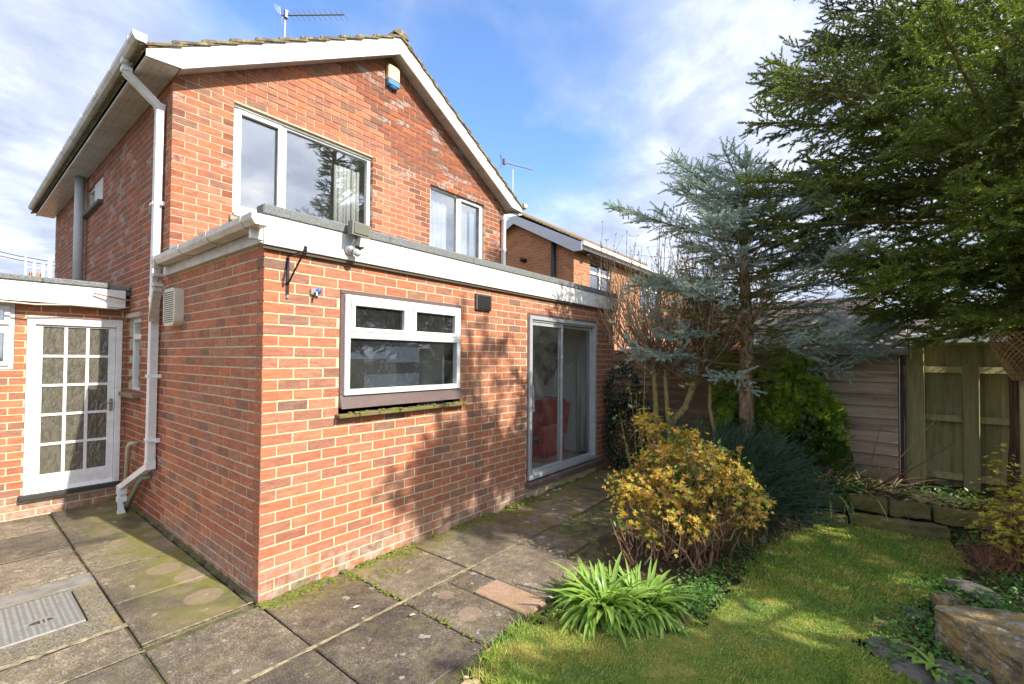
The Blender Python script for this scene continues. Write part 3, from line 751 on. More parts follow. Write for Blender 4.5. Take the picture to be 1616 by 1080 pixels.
m_ = MB(); m_.ball((.625, -.115, 2.432), .034, 12, 8, (1, 1, 1.1)); obj('sensor', m_, mat('white sensor', (.62, .63, .65), .3), sec, smooth=True)
m_ = MB(); m_.tube([(.60, -.13, 2.47), (.625, -.155, 2.455), (.66, -.13, 2.468)], .012, 6); obj('sensor_hood', m_, M_black, sec)
m_ = MB(); m_.poly([(.545, -.17, 2.545), (.685, -.185, 2.535), (.70, -.18, 2.635), (.55, -.165, 2.65)], (.01, .08, .012)); obj('lamp_housing', m_, mat('taupe housing', (.15, .13, .12), .45), sec)
m_ = MB(); m_.poly([(.56, -.178, 2.558), (.675, -.191, 2.55), (.685, -.187, 2.62), (.565, -.175, 2.635)], (.0, .006, 0)); obj('lamp_glass', m_, mat('lamp glass', (.16, .17, .13), .12), sec)
br = thing('hanging_bracket', 'black iron hanging basket bracket on the bricks near the corner', 'bracket', (.155, -.005, 2.2))
m_ = MB(); m_.box(.146, .164, -.012, -.001, 2.06, 2.32); m_.box(.149, .161, -.245, -.012, 2.322, 2.334); m_.tube([(.155, -.008, 2.13), (.155, -.225, 2.32)], .007, 6, rs=[.007, .007]); obj('arm', m_, M_black, br)
m_ = MB(); m_.tube([(.155, -.245, 2.36), (.155, -.262, 2.35), (.155, -.262, 2.32), (.155, -.245, 2.31)], .009, 8); m_.ball((.155, -.247, 2.335), .022, 10, 6, (.5, 1, 1)); obj('hook', m_, M_black, br)
m_ = MB(); m_.cbox(.148, .162, -.014, -.001, 2.035, 2.06, .002); obj('screw_plate', m_, M_silver, br)
hk = thing('wall_tap_fitting', 'small grey and blue line hook fixed to the bricks beside the window', 'hook', (.345, -.005, 2.1))
m_ = MB(); m_.cbox(.318, .358, -.02, -.001, 2.08, 2.125, .003); m_.tube([(.345, -.01, 2.10), (.345, -.05, 2.095), (.342, -.055, 2.07)], .008, 8); obj('plate', m_, M_silver, hk)
m_ = MB(); m_.ball((.368, -.035, 2.108), .02, 10, 6, (1, .8, 1.1)); obj('cap', m_, mat('blue cap', (.02, .12, .5), .35), hk, smooth=True)

def yagi(name, label, base, mastz, a0, a1, n, rr, tilt, lab):
    t = thing(name, label, 'aerial', base); gm = mat('aerial metal', (.16, .17, .2), .45, .4)
    b = Vector(base); obj('mast', MB().tube([b, (b.x, b.y, mastz)], .014, 8), mat('galvanised mast', (.45, .45, .47), .5, .3), t)
    a0 = Vector(a0); a1 = Vector(a1); d = (a1-a0); obj('boom', MB().tube([a0, a1], .012, 6), gm, t)
    e = Vector(tilt).normalized(); em = MB()
    for i in range(n):
        c = a0+d*((i+1.6)/(n+.6)); em.tube([c-e*rr, c+e*rr], .0055, 5)
    obj('elements', em, gm, t)
    m_ = MB(); c = a0+d*.07
    m_.box(c.x-.03, c.x+.03, c.y-.03, c.y+.03, c.z-.05, c.z+.09)
    side = Vector((0, 0, 1))
    for k in (-1, 1):
        for q in range(5): m_.tube([a0+e*rr*.9*k*(q/4)+side*k*.0+d*-.01*q, a0+e*rr*.9*k*((q)/4)+side*.14*k+d*-.02*q], .005, 4)
    obj('reflector', m_, gm, t)
b_ = (2.45, 5.2, 5.95)
b0_ = (2.44, 5.2, 6.12)
yagi('tv_aerial', 'long comb-shaped television aerial standing above the house ridge', b0_, 7.83, (2.40, 5.24, 7.84), (3.08, 4.31, 7.83), 11, .13, (-.35, .45, .75), '')
# ================================================================ NEIGHBOUR HOUSE
nb = thing('neighbour_house', 'orange brick house with brown tiled roof beyond the extension, bare shrub in front', 'house', (11, 5, 0))
NX, NY = 7.6, 2.2
def nbrick(nt, b):
    p = pos(nt); g = NN(nt, 'ShaderNodeNewGeometry')
    s = NN(nt, 'ShaderNodeSeparateXYZ', {0: p}); xy = MA(nt, 'ADD', s.outputs[0], s.outputs[1])
    v = NN(nt, 'ShaderNodeCombineXYZ', {0: xy, 1: s.outputs[2], 2: 0.0}).outputs[0]
    t = NN(nt, 'ShaderNodeTexBrick', {'Vector': v, 'Color1': (.50, .21, .10, 1), 'Color2': (.38, .15, .08, 1), 'Mortar': (.42, .30, .19, 1), 'Scale': 1.0, 'Mortar Size': .006, 'Brick Width': .217, 'Row Height': .075, 'Bias': -.2})
    setc(nt, b, MIX(nt, .6, t.outputs[0], ramp(nt, NOI(nt, p, 3, 4), [(.3, .75), (.7, 1.2)]), 'MULTIPLY')); b.inputs['Roughness'].default_value = .9
    bumpn(nt, b, t.outputs['Fac'], -.4, .01)
M_nb = mat('neighbour brick', build=nbrick)
NW = [(8.35, 9.5, 2.95, 4.02), (11.3, 12.95, 2.95, 4.02)]
obj('wall', core('y', NY, NX+.0, 15.5, 0, 4.2, NW, .2, 0), M_nb, nb)
m_ = MB(); m_.box(NX, NX+.2, NY+.201, 5.5, 0, 4.25); m_.poly([(NX, NY+.05, 4.25), (NX, 5.5, 4.25), (NX, 3.85, 5.08)], (.2, 0, 0)); m_.box(15.3, 15.5, NY+.201, 5.5, 0, 4.2); m_.box(NX+.2, 15.3, 5.3, 5.5, 0, 4.2); obj('gable_wall', m_, M_nb, nb)
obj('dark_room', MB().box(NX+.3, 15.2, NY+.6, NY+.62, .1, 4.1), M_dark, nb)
rf = obj('roof', MB(), M_tile, nb)
m_ = MB(); nsl = (5.27-4.27)/(3.85-1.95); nl = math.hypot(1, nsl); k = 0
E0 = (1.90, 4.27-.03)
Lr = math.hypot(3.85-1.90, 1.03); 
while k*.12 < Lr:
    d0 = k*.12; d1 = min(d0+.15, Lr+.02); f0, f1 = d0/Lr, d1/Lr
    ya, za, yb_, zb = 1.90+(3.85-1.9)*f0, 4.24+1.03*f0+.03, 1.90+(1.95)*f1, 4.24+1.03*f1+.012
    x = NX-.15
    while x < 15.7:
        q = random.uniform(-.004, .004); m_.poly([(x, ya, za+q), (x, yb_, zb+q), (x, yb_, zb-.02), (x, ya, za-.02)], (.245, 0, 0)); x += .25
    k += 1
ntile = mat('brown roof tile', build=lambda nt, b: (setc(nt, b, MIX(nt, ramp(nt, NOI(nt, pos(nt), 4, 5, .7), [(.4, 0.0), (.7, .7)]), ramp(nt, isl(nt), [(0, (.12, .08, .05)), (.5, (.19, .13, .085)), (1, (.09, .065, .045))]), (.27, .20, .12))), setattr(b.inputs['Roughness'], 'default_value', .95)))
obj('roof_tiles', m_, ntile, rf, kind='stuff')
m_ = MB(); m_.poly([(NX-.14, 1.95, 4.2), (NX-.14, 3.85, 5.2), (NX-.14, 5.75, 4.2), (NX-.14, 5.7, 4.15), (NX-.14, 3.85, 5.1), (NX-.14, 2.0, 4.12)], (15.6-NX, 0, 0)); obj('roof_deck', m_, M_dark, rf)
m_ = MB(); m_.tube([(NX-.17, 3.85, 5.27), (15.7, 3.85, 5.27)], .09, 8); obj('ridge', m_, ntile, rf)
M_bb = mat('blue white board', build=wht(.3, (.62, .65, .74)))
m_ = MB(); m_.poly([(NX-.165, 1.90, 4.04), (NX-.165, 2.1, 4.04), (NX-.165, 3.85, 4.98), (NX-.165, 5.7, 4.04), (NX-.165, 5.8, 4.14), (NX-.165, 3.85, 5.2), (NX-.165, 1.90, 4.22)], (.02, 0, 0)); obj('bargeboard', m_, M_bb, nb)
m_ = MB(); m_.box(NX-.14, 15.6, 1.86, 1.945, 4.17, 4.255); m_.box(NX-.14, 15.6, 1.95, 1.97, 4.10, 4.2); obj('eave_gutter', m_, M_white, nb)
obj('eave_soffit', MB().box(NX-.14, 15.6, 1.975, NY-.002, 4.08, 4.1), mat('brown soffit', (.09, .055, .04), .8), nb)
for (a, b, c, d) in NW:
    wd = window(nb, a, b, c, d, NY+.04, [(a+b)/2], 'window')
    obj('transom', MB().cbox(a+.05, b-.05, NY+.036, NY+.09, 3.70, 3.77, .003), M_white, wd)
    obj('head', MB().box(a-.0, b, NY+.0, NY+.035, d-.09, d-.002), mat('brown head', (.10, .06, .04), .8), wd)
obj('soil_pipe', MB().tube([(NX-.06, 2.72, 2.0), (NX-.06, 2.72, 4.46)], .055, 12), M_black, nb, smooth=True)
obj('flue', MB().tube([(NX, 3.6, 4.05), (NX-.16, 3.6, 4.05)], .055, 12), M_black, nb, smooth=True)
obj('eave_lamp', MB().ball((7.95, 2.05, 4.03), .06, 8, 6, (1.6, 1, .7)), M_black, nb)
yagi('tv_aerial', 'spiky television aerial on a mast behind the right verge of the house', (7.46, 3.9, 5.1), 6.36, (7.04, 3.9, 6.40), (8.3, 3.9, 6.62), 12, .07, (.2, .0, .9), '')

# ================================================================ FAR THINGS
fh = thing('far_house', 'distant house with dark brown pantile roof behind the shed', 'house', (18, 0, 0))
obj('wall', MB().box(15.6, 21, -3.05, 4, 0, 2.95), M_nb, fh)
M_dt = mat('dark pantile', build=lambda nt, b: (setc(nt, b, ramp(nt, isl(nt), [(0, (.07, .05, .045)), (.6, (.12, .085, .07)), (1, (.05, .04, .04))])), setattr(b.inputs['Roughness'], 'default_value', .7)))
m_ = MB()
for k in range(12):
    f0, f1 = k/12, (k+1.3)/12
    for j in range(36):
        y = -3.2+j*.2; m_.poly([(15.3+1.5*f0, y, 2.9+.75*f0+.05), (15.3+1.5*f1, y, 2.9+.75*f1+.02), (15.3+1.5*f1, y, 2.9+.75*f1-.02), (15.3+1.5*f0, y, 2.9+.75*f0-.01)], (0, .17, 0))
obj('roof_tiles', m_, M_dt, fh, kind='stuff')
m_ = MB(); m_.poly([(15.3, -3.2, 2.9), (16.8, -3.2, 3.64), (18.3, -3.2, 2.9)], (0, 7.3, 0)); obj('roof', m_, M_dt, fh)
m_ = MB(); m_.poly([(15.3, -3.24, 2.9), (16.8, -3.24, 3.66), (18.3, -3.24, 2.9), (18.3, -3.24, 2.8), (16.8, -3.24, 3.5), (15.3, -3.24, 2.8)], (0, .03, 0)); obj('bargeboard', m_, mat('cream board', (.6, .5, .35), .7), fh)
ga = thing('white_garage', 'white flat-roofed garage top showing above the garden fence', 'garage', (11, -6, 0))
obj('wall', MB().box(9.6, 12.5, -9, -3.4, 0, 1.9), mat('garage render', (.6, .6, .58), .9), ga)
obj('fascia', MB().cbox(9.5, 12.6, -9.1, -3.3, 1.93, 2.12, .01), M_white, ga)
obj('roof', MB().box(9.55, 12.55, -9.05, -3.35, 2.122, 2.16), M_felt, ga)
f2 = thing('far_bungalow', 'far roof with brown tiles and pale gable peeping over the white garage', 'house', (24, -7, 0))
obj('wall', MB().box(21, 27, -12, -4.6, 0, 2.5), M_nb, f2)
m_ = MB(); m_.poly([(20.6, -4.4, 2.4), (24, -4.4, 4.0), (27.4, -4.4, 2.4)], (0, -8, 0)); obj('roof', m_, M_dt, f2)
m_ = MB(); m_.box(23.3, 23.8, -5.4, -4.9, 3.6, 4.3); obj('chimney', m_, M_nb, f2)
ch = thing('far_chimney', 'small distant brick chimney with white poles beside the house back corner', 'chimney', (.42, 16, 3))
obj('stack', MB().box(.23, .52, 16, 16.3, 1.0, 4.02), M_nb, ch)
obj('house_body', MB().box(-.5, 6, 16.4, 22, 0, 3.5), M_nb, ch)
m_ = MB()
for (x, z, r_) in ((.13, 4.5, .022), (.30, 4.3, .03), (.48, 4.3, .035), (.62, 4.55, .05)): m_.tube([(x, 15.9, 3.2), (x, 15.9, z)], r_, 8)
m_.tube([(.13, 15.9, 4.15), (.62, 15.9, 4.15)], .012, 6); obj('white_poles', m_, M_white, ch)
for k, (za, zb) in enumerate(((4.95, 4.62), (4.82, 4.50))):
    o = obj('overhead_wire', MB().tube([(-4, 18, za+.3), (-1.6, 17.6, za), (.13, 17.2, zb), (3, 16.5, zb-.3)], .011, 4), M_black)
    o['label'] = ['upper thin overhead wire crossing the sky above the porch roof', 'lower thin overhead wire crossing the sky above the porch roof'][k]; o['category'] = 'wire'; o['group'] = 'overhead wires left of the house'

# ================================================================ GROUND
def groundb(nt, b):
    p = pos(nt); n = NOI(nt, p, 1.5, 5); c = ramp(nt, n, [(.35, (.05, .06, .02)), (.6, (.09, .10, .03)), (.8, (.10, .08, .05))]); setc(nt, b, c); b.inputs['Roughness'].default_value = 1
M_ground = mat('rough ground', build=groundb)
m_ = MB(); m_.quad((-400, -400, -.12), (400, -400, -.12), (400, 400, -.12), (-400, 400, -.12)); obj('ground', m_, M_ground, kind='structure')
def bedb(nt, b):
    p = pos(nt); n = NOI(nt, p, 9, 5, .65); c = ramp(nt, n, [(.3, (.035, .028, .015)), (.47, (.10, .085, .045)), (.58, (.11, .12, .03)), (.72, (.24, .19, .10))]); setc(nt, b, c); b.inputs['Roughness'].default_value = 1; bumpn(nt, b, NOI(nt, p, 70, 4), 1, .015)
M_jnt = mat('mossy sand joint', build=bedb)
SPOT = [(-.24, 1.07, .115), (-.02, 1.62, .10), (-.19, .38, .12), (.80, -1.17, .085), (-.12, .78, .14), (.86, -.88, .06), (.02, 2.3, .14), (-.05, 2.0, .12)]
def slabb(nt, b):
    p = pos(nt); oi = NN(nt, 'ShaderNodeObjectInfo').outputs['Random']
    s = NN(nt, 'ShaderNodeSeparateXYZ', {0: p}); X, Y = s.outputs[0], s.outputs[1]
    big = NOI(nt, p, 2.1, 5, .6, .3)
    c = ramp(nt, MA(nt, 'ADD', MA(nt, 'MULTIPLY', big, .75), MA(nt, 'MULTIPLY', oi, .25)), [(.32, (.070, .057, .045)), (.5, (.140, .113, .083)), (.68, (.235, .19, .135))])
    ag = NOI(nt, p, 115, 3, .75); front = ramp(nt, MA(nt, 'SUBTRACT', Y, MA(nt, 'MULTIPLY', MA(nt, 'SUBTRACT', big, .5), 1.5)), [(0, 0.0), (1, 0.0)])
    c = MIX(nt, .85, c, ramp(nt, ag, [(.3, .25), (.46, .8), (.57, 1.3), (.68, 2.8)]), 'MULTIPLY')
    mid = NOI(nt, p, 14, 5, .7)
    c = MIX(nt, .75, c, ramp(nt, mid, [(.3, .45), (.55, 1.05), (.7, 1.6)]), 'MULTIPLY')
    gm = ramp(nt, NOI(nt, p, 6.5, 6, .72), [(.5, 0.0), (.66, .5)]); c = MIX(nt, gm, c, (.15, .135, .06))
    # algae in the damp corner by the side wall
    near = MA(nt, 'MULTIPLY', ramp(nt, MA(nt, 'ADD', X, .75), [(.18, 0.0), (.55, 1.0)]), ramp(nt, Y, [(.02, 0.0), (.10, 1.0)]))
    alg = MA(nt, 'MULTIPLY', near, ramp(nt, NOI(nt, p, 3.3, 5, .6, .4), [(.36, .1), (.56, .95)]))
    c = MIX(nt, alg, c, (.17, .165, .035))
    pk = MA(nt, 'MULTIPLY', near, ramp(nt, NOI(nt, mapz(nt, p, (1, 1, 1)), 4.2, 4, .5, .2), [(.52, 0.0), (.62, .55)])); c = MIX(nt, pk, c, (.26, .18, .12))
    # lighter pot marks
    sp = None
    for (x, y, r_) in SPOT:
        dx = MA(nt, 'SUBTRACT', X, x); dy = MA(nt, 'SUBTRACT', Y, y)
        d = MA(nt, 'DIVIDE', MA(nt, 'SQRT', MA(nt, 'ADD', MA(nt, 'MULTIPLY', dx, dx), MA(nt, 'MULTIPLY', dy, dy))), r_)
        v = ramp(nt, d, [(.0, 1.0), (.86, .95), (1.0, 0.0)]); sp = v if sp is None else MA(nt, 'MAXIMUM', sp, v)
    c = MIX(nt, MA(nt, 'MULTIPLY', MA(nt, 'MULTIPLY', sp, .72), ramp(nt, mid, [(.3, .5), (.6, 1.0)])), c, (.30, .22, .155))
    # moss along the rear wall
    wl = MA(nt, 'MULTIPLY', ramp(nt, MA(nt, 'ADD', Y, .42), [(0, 0.0), (.12, .15), (.42, 1.0)]), ramp(nt, X, [(-.0, 0.0), (.02, 1.0)]))
    ms = MA(nt, 'MULTIPLY', wl, ramp(nt, NOI(nt, p, 8.5, 5, .68), [(.43, 0.0), (.54, 1.0)]))
    c = MIX(nt, ms, c, ramp(nt, NOI(nt, p, 17, 3), [(.35, (.06, .075, .012)), (.5, (.15, .16, .02)), (.62, (.24, .19, .03)), (.72, (.36, .15, .04))]))
    far = MA(nt, 'MULTIPLY', ramp(nt, MA(nt, 'MULTIPLY', X, .2), [(.36, 0.0), (.5, 1.0)]), ramp(nt, NOI(nt, p, 5, 5, .65), [(.47, 0.0), (.58, .85)]))
    c = MIX(nt, far, c, ramp(nt, NOI(nt, p, 12, 3), [(.4, (.10, .10, .02)), (.6, (.26, .15, .03))]))
    li = MA(nt, 'MULTIPLY', ramp(nt, NOI(nt, p, 9.3, 3, .5), [(.66, 0.0), (.7, .7)]), 1.0); c = MIX(nt, li, c, (.36, .34, .28))
    setc(nt, b, c)
    wet = ramp(nt, NOI(nt, p, 1.3, 4), [(.4, .9), (.6, .48)]); nt.links.new(wet, b.inputs['Roughness']); b.inputs['Specular IOR Level'].default_value = .4
    bumpn(nt, b, MA(nt, 'ADD', MA(nt, 'MULTIPLY', ag, .7), mid), .55, .006)
M_slab = mat('weathered concrete slab', build=slabb)
M_pink = mat('pink concrete slab', build=lambda nt, b: (setc(nt, b, MIX(nt, ramp(nt, NOI(nt, pos(nt), 4, 5), [(.45, 0.0), (.65, .8)]), ramp(nt, NOI(nt, pos(nt), 90, 3, .7), [(.35, (.25, .15, .10)), (.6, (.40, .26, .18))]), (.24, .18, .06))), bumpn(nt, b, NOI(nt, pos(nt), 110, 3), .5, .005), setattr(b.inputs['Roughness'], 'default_value', .85)))
pat = obj('patio', MB().box(-4, 5.6, -1.5, -.001, -.1, -.022).box(-4, -.001, 0, 3.55, -.1, -.022).box(-4, .64, -4.5, -1.501, -.1, -.022), M_jnt, kind='structure')
slabs = []
g_ = .005
for (x0, x1) in ((-.6, 0), (.0, .62), (.62, 1.24), (1.24, 1.86), (1.86, 2.48), (2.48, 3.1), (3.1, 3.72), (3.72, 4.34), (4.34, 5.0)): slabs.append((x0, x1, -.73, -.03))
for (x0, x1) in ((-.6, 0), (0, .62), (1.24, 1.86), (1.86, 2.3)): slabs.append((x0, x1, -1.46, -.74))
slabs[-1] = (1.86, 2.3, -1.2, -.74)
slabs += [(.62, 1.0, -1.46, -.74), (1.0, 1.24, -1.0, -.74)]
ys = [.03, .71, 1.39, 2.07, 2.76, 3.5]
for a, b in zip(ys[:-1], ys[1:]): slabs.append((-.6, -.035, a, b))
slabs += [(-1.3, -.61, 1.45, 2.12), (-1.3, -.61, 2.13, 2.82), (-1.3, -.61, 2.83, 3.5), (-2.0, -1.31, 1.45, 2.12), (-2.0, -1.31, 2.13, 2.82), (-2.0, -1.31, 2.83, 3.5), (-1.3, -.61, -.04, .33), (-2, -1.31, -.04, .33), (-1.3, -.61, -.75, -.05), (-2, -1.31, -.75, -.05),
          (-1.3, -.61, -1.46, -.76), (-.6, 0, -2.15, -1.47), (-1.3, -.61, -2.15, -1.47)]
for i, (x0, x1, y0, y1) in enumerate(slabs):
    cx, cy = (x0+x1)/2, (y0+y1)/2; m_ = MB(); a, b = (x1-x0)/2-g_, (y1-y0)/2-g_
    m_.cbox(-a, a, -b, b, -.05, 0, .006)
    o = link('slab', m_.mesh('slab'), M_slab, pat, (cx, cy, random.uniform(-.009, .004))); o.rotation_euler = (random.uniform(-.006, .006), random.uniform(-.006, .006), random.uniform(-.006, .006))
o = link('slab', MB().cbox(-.115, .115, -.225, .225, -.05, .004, .006).mesh('slab'), M_pink, pat, (1.12, -1.235, .002)); o['label'] = 'pinkish slab'
# concrete surround, cover and mortar fillets
def concb(nt, b):
    p = pos(nt); ag = NOI(nt, p, 95, 3, .75); c = ramp(nt, ag, [(.33, (.05, .045, .035)), (.46, (.14, .12, .085)), (.58, (.24, .21, .15)), (.7, (.42, .38, .28))])
    c = MIX(nt, ramp(nt, NOI(nt, p, 7, 4), [(.5, 0.0), (.68, .6)]), c, (.30, .22, .08)); setc(nt, b, c); bumpn(nt, b, ag, .8, .006); b.inputs['Roughness'].default_value = .85
M_conc = mat('exposed aggregate concrete', build=concb)
m_ = MB(); m_.cbox(-1.36, -.61, 1.165, 1.20, -.05, .004, .004); m_.cbox(-1.36, -.61, .36, .585, -.05, .006, .008); m_.cbox(-.735, -.61, .586, 1.164, -.05, .005, .004); m_.cbox(-2.2, -1.37, .36, 1.2, -.05, .004, .004)
cs_ = obj('cover_surround', m_, M_conc, pat)
m_ = MB(); m_.cbox(-2.2, -.60, 1.21, 1.44, -.05, -.001, .006)
M_cem = mat('grey cement fillet', build=lambda nt, b: (setc(nt, b, ramp(nt, NOI(nt, pos(nt), 8, 5, .6), [(.3, (.14, .13, .11)), (.6, (.25, .235, .20)), (.8, (.35, .32, .24))])), bumpn(nt, b, NOI(nt, pos(nt), 60, 4), .6, .005)))
obj('cement_fillet', m_, M_cem, pat)
M_sand = mat('sandy cement', build=lambda nt, b: (setc(nt, b, ramp(nt, NOI(nt, pos(nt), 22, 5, .7), [(.38, (.14, .12, .07)), (.55, (.32, .27, .16)), (.75, (.5, .42, .26))])), bumpn(nt, b, NOI(nt, pos(nt), 80, 4), .9, .006), setattr(b.inputs['Roughness'], 'default_value', .95)))
m_ = MB()
def rough_strip(m_, p0, p1, wd_, z=.003, n=40):
    p0, p1 = Vector(p0), Vector(p1); d = p1-p0; t = Vector((-d.y, d.x)).normalized()
    L = []
    for i in range(n+1):
        c = p0+d*i/n; wv = wd_*random.uniform(.5, 1.25); L.append((c+t*wv/2, c-t*wv/2))
    for i in range(n):
        (a, b), (c, e) = L[i], L[i+1]; m_.quad((a.x, a.y, z), (b.x, b.y, z), (e.x, e.y, z), (c.x, c.y, z))
for (a, b, c, d, wd_) in ((-.6, -.735, 1.3, -.735, .028), (-2, .345, -.6, .345, .05), (-2, 2.825, -.62, 2.825, .03), (-2, 2.125, -.62, 2.125, .02), (-.6, .03, -.02, .03, .02), (-.58, 1.39, -.3, 1.39, .014), (-2, -.045, -.6, -.045, .016)): rough_strip(m_, (a, b), (c, d), wd_, .006)
obj('joint_mortar', m_, M_sand, pat)
m_ = MB(); y = .05
while y < 3.0:
    y2 = y+.09; w_ = random.uniform(.018, .04); m_.poly([(-w_, y, -.01), (-.001, y, -.01), (-.001, y, .02+random.uniform(-.004, .004))], (0, .09, 0)); y = y2
obj('wall_fillet', m_, M_jnt, pat)
m_ = MB()
for i in range(950):
    x = random.random()**1.2*5.0; y = -abs(random.gauss(0, .06))-.008
    if True:
        if math.sin(x*7.3)+math.sin(x*17.1+1)*.8 > -.4: m_.ball((x, y, .0), random.uniform(.006, .017), 6, 4, (1.5, 1.2, .5))
for i in range(160):
    x, y = random.choice([(.60+random.gauss(0, .02), random.uniform(-.2, 0)), (random.gauss(.62, .012), random.uniform(-1.4, -.05)), (random.gauss(.8, .1), random.gauss(-.3, .06)), (random.uniform(-.0, .3), random.gauss(-.08, .03))]); m_.ball((x, y, .0), random.uniform(.005, .014), 6, 4, (1.4, 1.3, .5))
o = obj('moss', m_, M_moss, smooth=True, kind='stuff', category='moss', label='green moss cushions in the patio joints along the foot of the wall')
mc = thing('manhole_cover', 'rectangular galvanised drain cover with studded pattern set in concrete', 'manhole cover', (-1.05, .87, .004))
M_galv = mat('galvanised iron', build=lambda nt, b: (setc(nt, b, ramp(nt, NOI(nt, pos(nt), 25, 5), [(.3, (.26, .26, .25)), (.6, (.36, .36, .34)), (.78, (.24, .16, .09))])), setattr(b.inputs['Metallic'], 'default_value', .4), setattr(b.inputs['Roughness'], 'default_value', .5)))
obj('plate', MB().cbox(-1.36, -.745, .595, 1.155, -.02, .008, .003), M_galv, mc)
m_ = MB()
for i in range(22):
    for j in range(20):
        x = -1.34+i*.0275; y = .612+j*.0275
        if (x+.92)**2/.0045+(y-.78)**2/.0012 < 1: continue
        u = (i % 2); m_.box(x+(0 if u else .005), x+.016, y+(.005 if u else 0), y+.0115, .0081, .0125)
obj('studs', m_, mat('shaded dirty stud', (.15, .145, .13), .6), mc, kind='stuff')  # dark stud colour paints in shadow as well as dirt around the studs
m_ = MB(); m_.ball((-.92, .78, .0078), .055, 14, 6, (1, .5, .03)); obj('lifting_slot', m_, mat('dark brown recess', (.06, .045, .02), .9), mc)  # thin dark brown disc on the plate marks the slot
m_ = MB(); m_.box(-.925, -.915, .752, .808, .009, .0125); m_.box(-.905, -.895, .755, .805, .009, .0125); obj('slot_bars', m_, M_galv, mc)

# ================================================================ ARMCHAIR AND WALL MIRROR (seen through the door)
M_red = mat('coral velvet', build=lambda nt, b: (setc(nt, b, MIX(nt, 1.0, (.42, .055, .045), ramp(nt, NOI(nt, pos(nt), 9, 4), [(.3, .65), (.7, 1.35)]), 'MULTIPLY')), setattr(b.inputs['Roughness'], 'default_value', .8), b.inputs['Sheen Weight'].__setattr__('default_value', .4)))
ac = thing('armchair', 'red velvet wing armchair with fringed skirt behind the patio door glass', 'armchair', (4.3, .85, .15))
def rbox(m_, x0, x1, y0, y1, z0, z1, c=.04): m_.cbox(x0, x1, y0, y1, z0, z1, c)
# faces toward -x; back at +x
m_ = MB(); rbox(m_, 3.98, 4.45, .56, .90, .22, .44, .04); obj('seat', m_, M_red, ac, smooth=True)
m_ = MB(); m_.poly([(4.36, .56, .35), (4.55, .56, .35), (4.68, .56, .98), (4.60, .56, 1.04), (4.48, .56, 1.0)], (0, .34, 0)); obj('backrest', m_, M_red, ac)
for (a, b) in ((.45, .56), (.90, 1.01)):
    m_ = MB(); rbox(m_, 3.95, 4.5, a, b, .22, .56, .03); m_.tube([(3.93, (a+b)/2, .58), (4.46, (a+b)/2, .60)], .07, 12); obj('arm', m_, M_red, ac)
    m_ = MB(); m_.poly([(4.34, a+.02, .58), (4.56, a+.02, .5), (4.68, a+.02, .95), (4.50, a+.02, .98), (4.43, a+.02, .8)], (0, .08, 0)); obj('wing', m_, M_red, ac)
m_ = MB(); rbox(m_, 3.96, 4.55, .45, 1.01, .215, .27, .01); obj('skirt', m_, M_red, ac)
m_ = MB()
for i in range(38): x = 3.96+i*.0158; m_.box(x, x+.011, .445, .453, .152, .22)
for i in range(34): y = .45+i*.0163; m_.box(3.955, 3.963, y, y+.011, .152, .22)
obj('fringe', m_, mat('faded pink fringe', (.45, .25, .21), .9), ac, kind='stuff')
mi = thing('wall_mirror', 'dark shield-shaped mirror hanging on the cream wall inside', 'mirror', (5.0, 1.15, 1.5))
P = [(1.40, 1.86), (1.30, 1.90), (1.22, 1.88), (1.16, 1.97), (1.10, 1.88), (1.02, 1.90), (.92, 1.86), (.95, 1.72), (.93, 1.5), (1.0, 1.36), (1.10, 1.27), (1.16, 1.18), (1.22, 1.27), (1.32, 1.36), (1.39, 1.5), (1.37, 1.72)]
obj('frame', MB().poly([(4.985, y, z) for y, z in P], (.03, 0, 0)), mat('antique gilt frame', (.12, .10, .06), .5), mi)
Q = [(1.165+(y-1.165)*.8, 1.56+(z-1.56)*.82) for y, z in P]
obj('mirror_glass', MB().poly([(4.978, y, z) for y, z in Q], (.005, 0, 0)), mat('dull mirror', (.10, .10, .075), .35, .3), mi)
# ================================================================ GARDEN: soil, raised bed, lawn
def inpoly(x, y, P):
    c = np.zeros(np.shape(x), bool); n = len(P)
    for i in range(n):
        x0, y0 = P[i]; x1, y1 = P[(i+1) % n]
        k = ((y0 > y) != (y1 > y)) & (x < (x1-x0)*(y-y0)/(y1-y0+1e-12)+x0); c ^= k
    return c
LAWN = [(.40, -1.62), (.66, -1.50), (.98, -1.50), (1.14, -1.62), (1.22, -1.80), (1.30, -2.05), (1.44, -2.30), (1.62, -2.36), (2.3, -2.42), (3.04, -2.43), (3.7, -2.6), (4.15, -2.78), (4.34, -3.05), (4.38, -3.3), (4.36, -3.74), (3.75, -3.80), (3.1, -3.55), (2.6, -3.39), (2.25, -3.32), (1.95, -3.13), (1.85, -3.3), (1.75, -3.45), (1.7, -4.6), (.2, -4.6), (.25, -2.2)]
def hsum(x, y):      # soil height
    z = -.045+.012*np.sin(x*5.1+y*3.3)+.010*np.sin(x*11-y*9)+.006*np.sin(x*23+y*19)
    up_ = np.clip((x-4.55)/.25, 0, 1)*np.clip((-y-.9)/.5, 0, 1)
    z = z+.27*up_
    z = z+.10*np.exp(-(((x-2.5)/.55)**2+((y+1.7)/.35)**2))+.13*np.exp(-(((x-4.0)/.6)**2+((y+2.0)/.45)**2))+.08*np.exp(-(((x-1.5)/.3)**2+((y+1.9)/.3)**2))
    z = z+.12*np.exp(-(((x-3.6)/.8)**2+((y+4.15)/.35)**2))+.06*np.exp(-(((x-2.6)/.5)**2+((y+3.75)/.25)**2))
    return z
gx = np.linspace(.55, 8.5, 160); gy = np.linspace(-7.5, -.02, 150)
XX, YY = np.meshgrid(gx, gy, indexing='ij'); ZZ = hsum(XX, YY)
